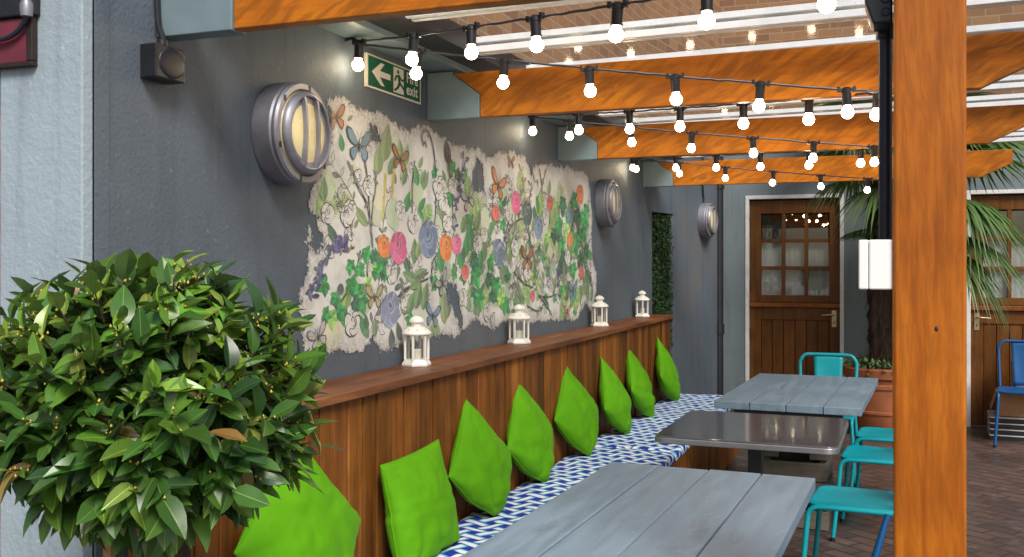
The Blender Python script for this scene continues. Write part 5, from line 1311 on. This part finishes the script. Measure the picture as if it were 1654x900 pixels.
# ------------------------------------------------------------------ palm in its terracotta pot
PC = V((1.80, 9.22, 0))
t = thing('terracotta_pot', 'big ribbed terracotta pot holding the palm between the two doors', 'pot', PC, local=True)
b = MB(); b.lathe([(.24, 0), (.25, .01), (.292, .20), (.302, .205), (.304, .225), (.296, .232), (.318, .42), (.330, .425), (.332, .455), (.322, .465), (.330, .50), (.352, .515), (.356, .585), (.345, .60), (.322, .60), (.315, .54), (.0, .535)], 48); b.build('body', MAT['terra'], t, local=True)
b = MB(); b.lathe([(.313, .541), (.2, .565), (.0, .57)], 30); b.build('soil', MAT['soil'], t, local=True)
b = MB(); r4 = random.Random(9)
for i in range(900):
    a = r4.uniform(0, 2*pi); q = sqrt(r4.uniform(.05, 1))*.36
    p = V((q*cos(a), q*sin(a), .57+r4.uniform(0, .11)*(1-q*q*2)-.10*max(0, q-.32)*8*r4.random()))
    L = r4.uniform(.025, .05); s = r4.uniform(.6, 1.6)
    T = M.Translation(p) @ M.Rotation(r4.uniform(0, 6.3), 4, 'Z') @ M.Rotation(r4.uniform(-1.2, .7), 4, 'Y')
    b.add([(0, 0, 0), (L*.5, L*.34, .004), (L, 0, 0), (L*.5, -L*.34, .004)], [(0, 1, 2, 3)], 0, (.06*s, .13*s, .03*s, 1), T)
tag(b.build('ground_cover_plant', MAT['ivy'], loc=tuple(PC+V((0, 0, .55)))) if False else b.build('ground_cover_plant', MAT['ivy'], local=True), 'low leafy plants filling the top of terracotta pot around palm trunk', 'plant').location = PC

pt_ = thing('palm_tree', 'fan palm with shaggy brown trunk and drooping fronds behind the orange post', 'palm tree', PC+V((0, 0, .55)))
b = MB()
n, m = 24, 46; vs = []
for j in range(m+1):
    z = .55+1.85*j/m
    for k in range(n):
        a = 2*pi*k/n
        r_ = .105+.035*NZ.noise((cos(a)*2.3, sin(a)*2.3, z*5))+.02*NZ.noise((cos(a)*6, sin(a)*6, z*14))+.05*max(0, (z-1.5))*1.1
        vs.append(PC+V((r_*cos(a)-.03*sin(z*1.3), r_*sin(a), z)))
b.add(vs, [(j*n+k, j*n+(k+1) % n, (j+1)*n+(k+1) % n, (j+1)*n+k) for j in range(m) for k in range(n)], 0, (1, 1, 1, 1), None, True)
tr_ = b.build('trunk', MAT['fibre'], pt_, ang=180)
b = MB()
for i in range(1500):
    a = r4.uniform(0, 2*pi); z = r4.uniform(.65, 2.4); rr = .10+.05*max(0, z-1.5)
    p = PC+V((rr*cos(a)-.03*sin(z*1.3), rr*sin(a), z)); d = V((cos(a), sin(a), 0)); L = r4.uniform(.05, .16)
    e = p+d*r4.uniform(.03, .085)+V((r4.gauss(0, .02), r4.gauss(0, .02), -L)); sd = V((-sin(a), cos(a), 0))*r4.uniform(.0015, .004)
    s = r4.uniform(.5, 2.0)
    b.add([p-sd, p+sd, e+sd*.2, e-sd*.2], [(0, 1, 2, 3)], 0, (s, s*.95, s*.85, 1))
b.build('fibres', MAT['fibre'], tr_, ang=180)
def frond(base, az, el, Lp, Lf, nlf=34, droop=.5, spread=105):
    f = MB(); d = V((cos(R(az))*cos(R(el)), sin(R(az))*cos(R(el)), sin(R(el))))
    hub = base+d*Lp+V((0, 0, -.06*Lp)); s = r4.uniform(.8, 1.25)
    f.tube(catmull([base, base.lerp(hub, .5)+V((0, 0, .02)), hub], 4), [.012]*4+[.009]*5, 6, 0, (.07, .12, .03, 1))
    side = V((-sin(R(az)), cos(R(az)), 0)); nn = side.cross(d)
    for k in range(nlf):
        a = R(-spread+2*spread*k/(nlf-1)+r4.uniform(-2, 2))
        dd = (d*cos(a)+side*sin(a)+nn*.08).normalized(); l = Lf*(.72+.28*cos(a*.7))*r4.uniform(.92, 1.08)
        wv = dd.cross(nn).normalized(); wl_ = Lf*.072
        us = (0, .25, .5, .7, .86, 1.0); vs = []
        for u in us:
            c = hub+dd*l*u+V((0, 0, -1))*droop*l*max(0, u-.25)**2*r4.uniform(.9, 1.1)
            w_ = wl_*(.35+1.1*u if u < .5 else 1.8*(1-u)+.02)
            vs += [c-wv*w_*.5-nn*w_*.1, c+nn*w_*.16, c+wv*w_*.5-nn*w_*.1]
        sh = s*r4.uniform(.8, 1.25); c = (.062*sh, .155*sh, .022*sh, 1) if r4.random() > .05 else (.2, .17, .06, 1)
        f.add(vs, [q for i in range(len(us)-1) for q in ((3*i, 3*i+1, 3*i+4, 3*i+3), (3*i+1, 3*i+2, 3*i+5, 3*i+4))], 0, c, None, True)
    f.build('frond', MAT['palm'], pt_, ang=180)
top = PC+V((0, 0, 2.38))
for (dz, az, el, Lp, Lf, dr) in [(-.62, 195, 4, .06, .36, .3), (-.10, -16, 10, .66, .62, .75), (-.20, -25, -14, .70, .58, 1.0), (-.40, -35, -28, .72, .50, .9), (-.30, -15, -40, .85, .48, .8), (-.02, -5, 14, .80, .60, .8), (.05, 10, 40, .55, .6, .5), (.05, -62, 20, .5, .6, .6),
                                 (0, 215, 24, .36, .55, .8), (-.02, 250, 6, .34, .50, .9), (.0, 285, 12, .40, .52, .8), (.1, 150, 45, .5, .6, .4), (.1, 60, 50, .5, .6, .4), (.12, -15, 38, .6, .62, .5), (.1, 330, 62, .5, .65, .3), (.1, 230, 60, .5, .65, .3), (-.12, 300, -15, .35, .5, 1.0), (-.10, 192, -4, .26, .46, 1.0), (-.55, 182, -6, .10, .36, .4), (-.16, 265, -12, .30, .48, 1.1), (-.24, -30, -6, .62, .6, 1.0), (-.1, -42, 22, .6, .6, .9), (.0, -12, 26, .72, .62, .7), (-.34, -20, -22, .74, .54, .9)]:
    frond(top+V((0, 0, dz)), az, el, Lp, Lf, droop=dr)

# ------------------------------------------------------------------ light, sky, camera
wd = bpy.data.worlds.new('World'); sc.world = wd; wd.use_nodes = True
nt = wd.node_tree; bg = nt.nodes['Background']
sky = nt.nodes.new('ShaderNodeTexSky'); sky.sky_type = 'NISHITA'; sky.sun_disc = False
SUN_EL, SUN_AZ = 44, 140     # azimuth: degrees clockwise from +y
sky.sun_elevation = R(SUN_EL); sky.sun_rotation = R(SUN_AZ); sky.air_density = 1.0; sky.dust_density = 3.0; sky.ozone_density = 1.0
nt.links.new(sky.outputs[0], bg.inputs[0]); bg.inputs[1].default_value = .055
ld = bpy.data.lights.new('sun', 'SUN'); ld.energy = 1.5; ld.angle = R(20); ld.color = (1, .96, .9)
so = bpy.data.objects.new('sun', ld); COL.objects.link(so)
sd = V((sin(R(SUN_AZ))*cos(R(SUN_EL)), cos(R(SUN_AZ))*cos(R(SUN_EL)), sin(R(SUN_EL))))
so.rotation_euler = sd.to_track_quat('Z', 'Y').to_euler(); so.location = sd*20

cd = bpy.data.cameras.new('camera'); cam = bpy.data.objects.new('camera', cd); COL.objects.link(cam)
cam.location = (1.835, 0, 1.5); cam.rotation_euler = (R(90), 0, math.atan(610/1590))
cd.sensor_width = 36; cd.lens = 36*1590/1654; cd.shift_y = -25/1654; cd.clip_start = .05; cd.clip_end = 500
sc.camera = cam
sc.view_settings.view_transform = 'Standard'; sc.view_settings.look = 'None'; sc.view_settings.gamma = 1
sc.view_settings.use_curve_mapping = False
sc.view_settings.exposure = 1.25
sc.render.engine = 'CYCLES'
try:
    sc.cycles.max_bounces = 8; sc.cycles.transparent_max_bounces = 12; sc.cycles.use_denoising = True; sc.cycles.sample_clamp_indirect = 6
except Exception: pass
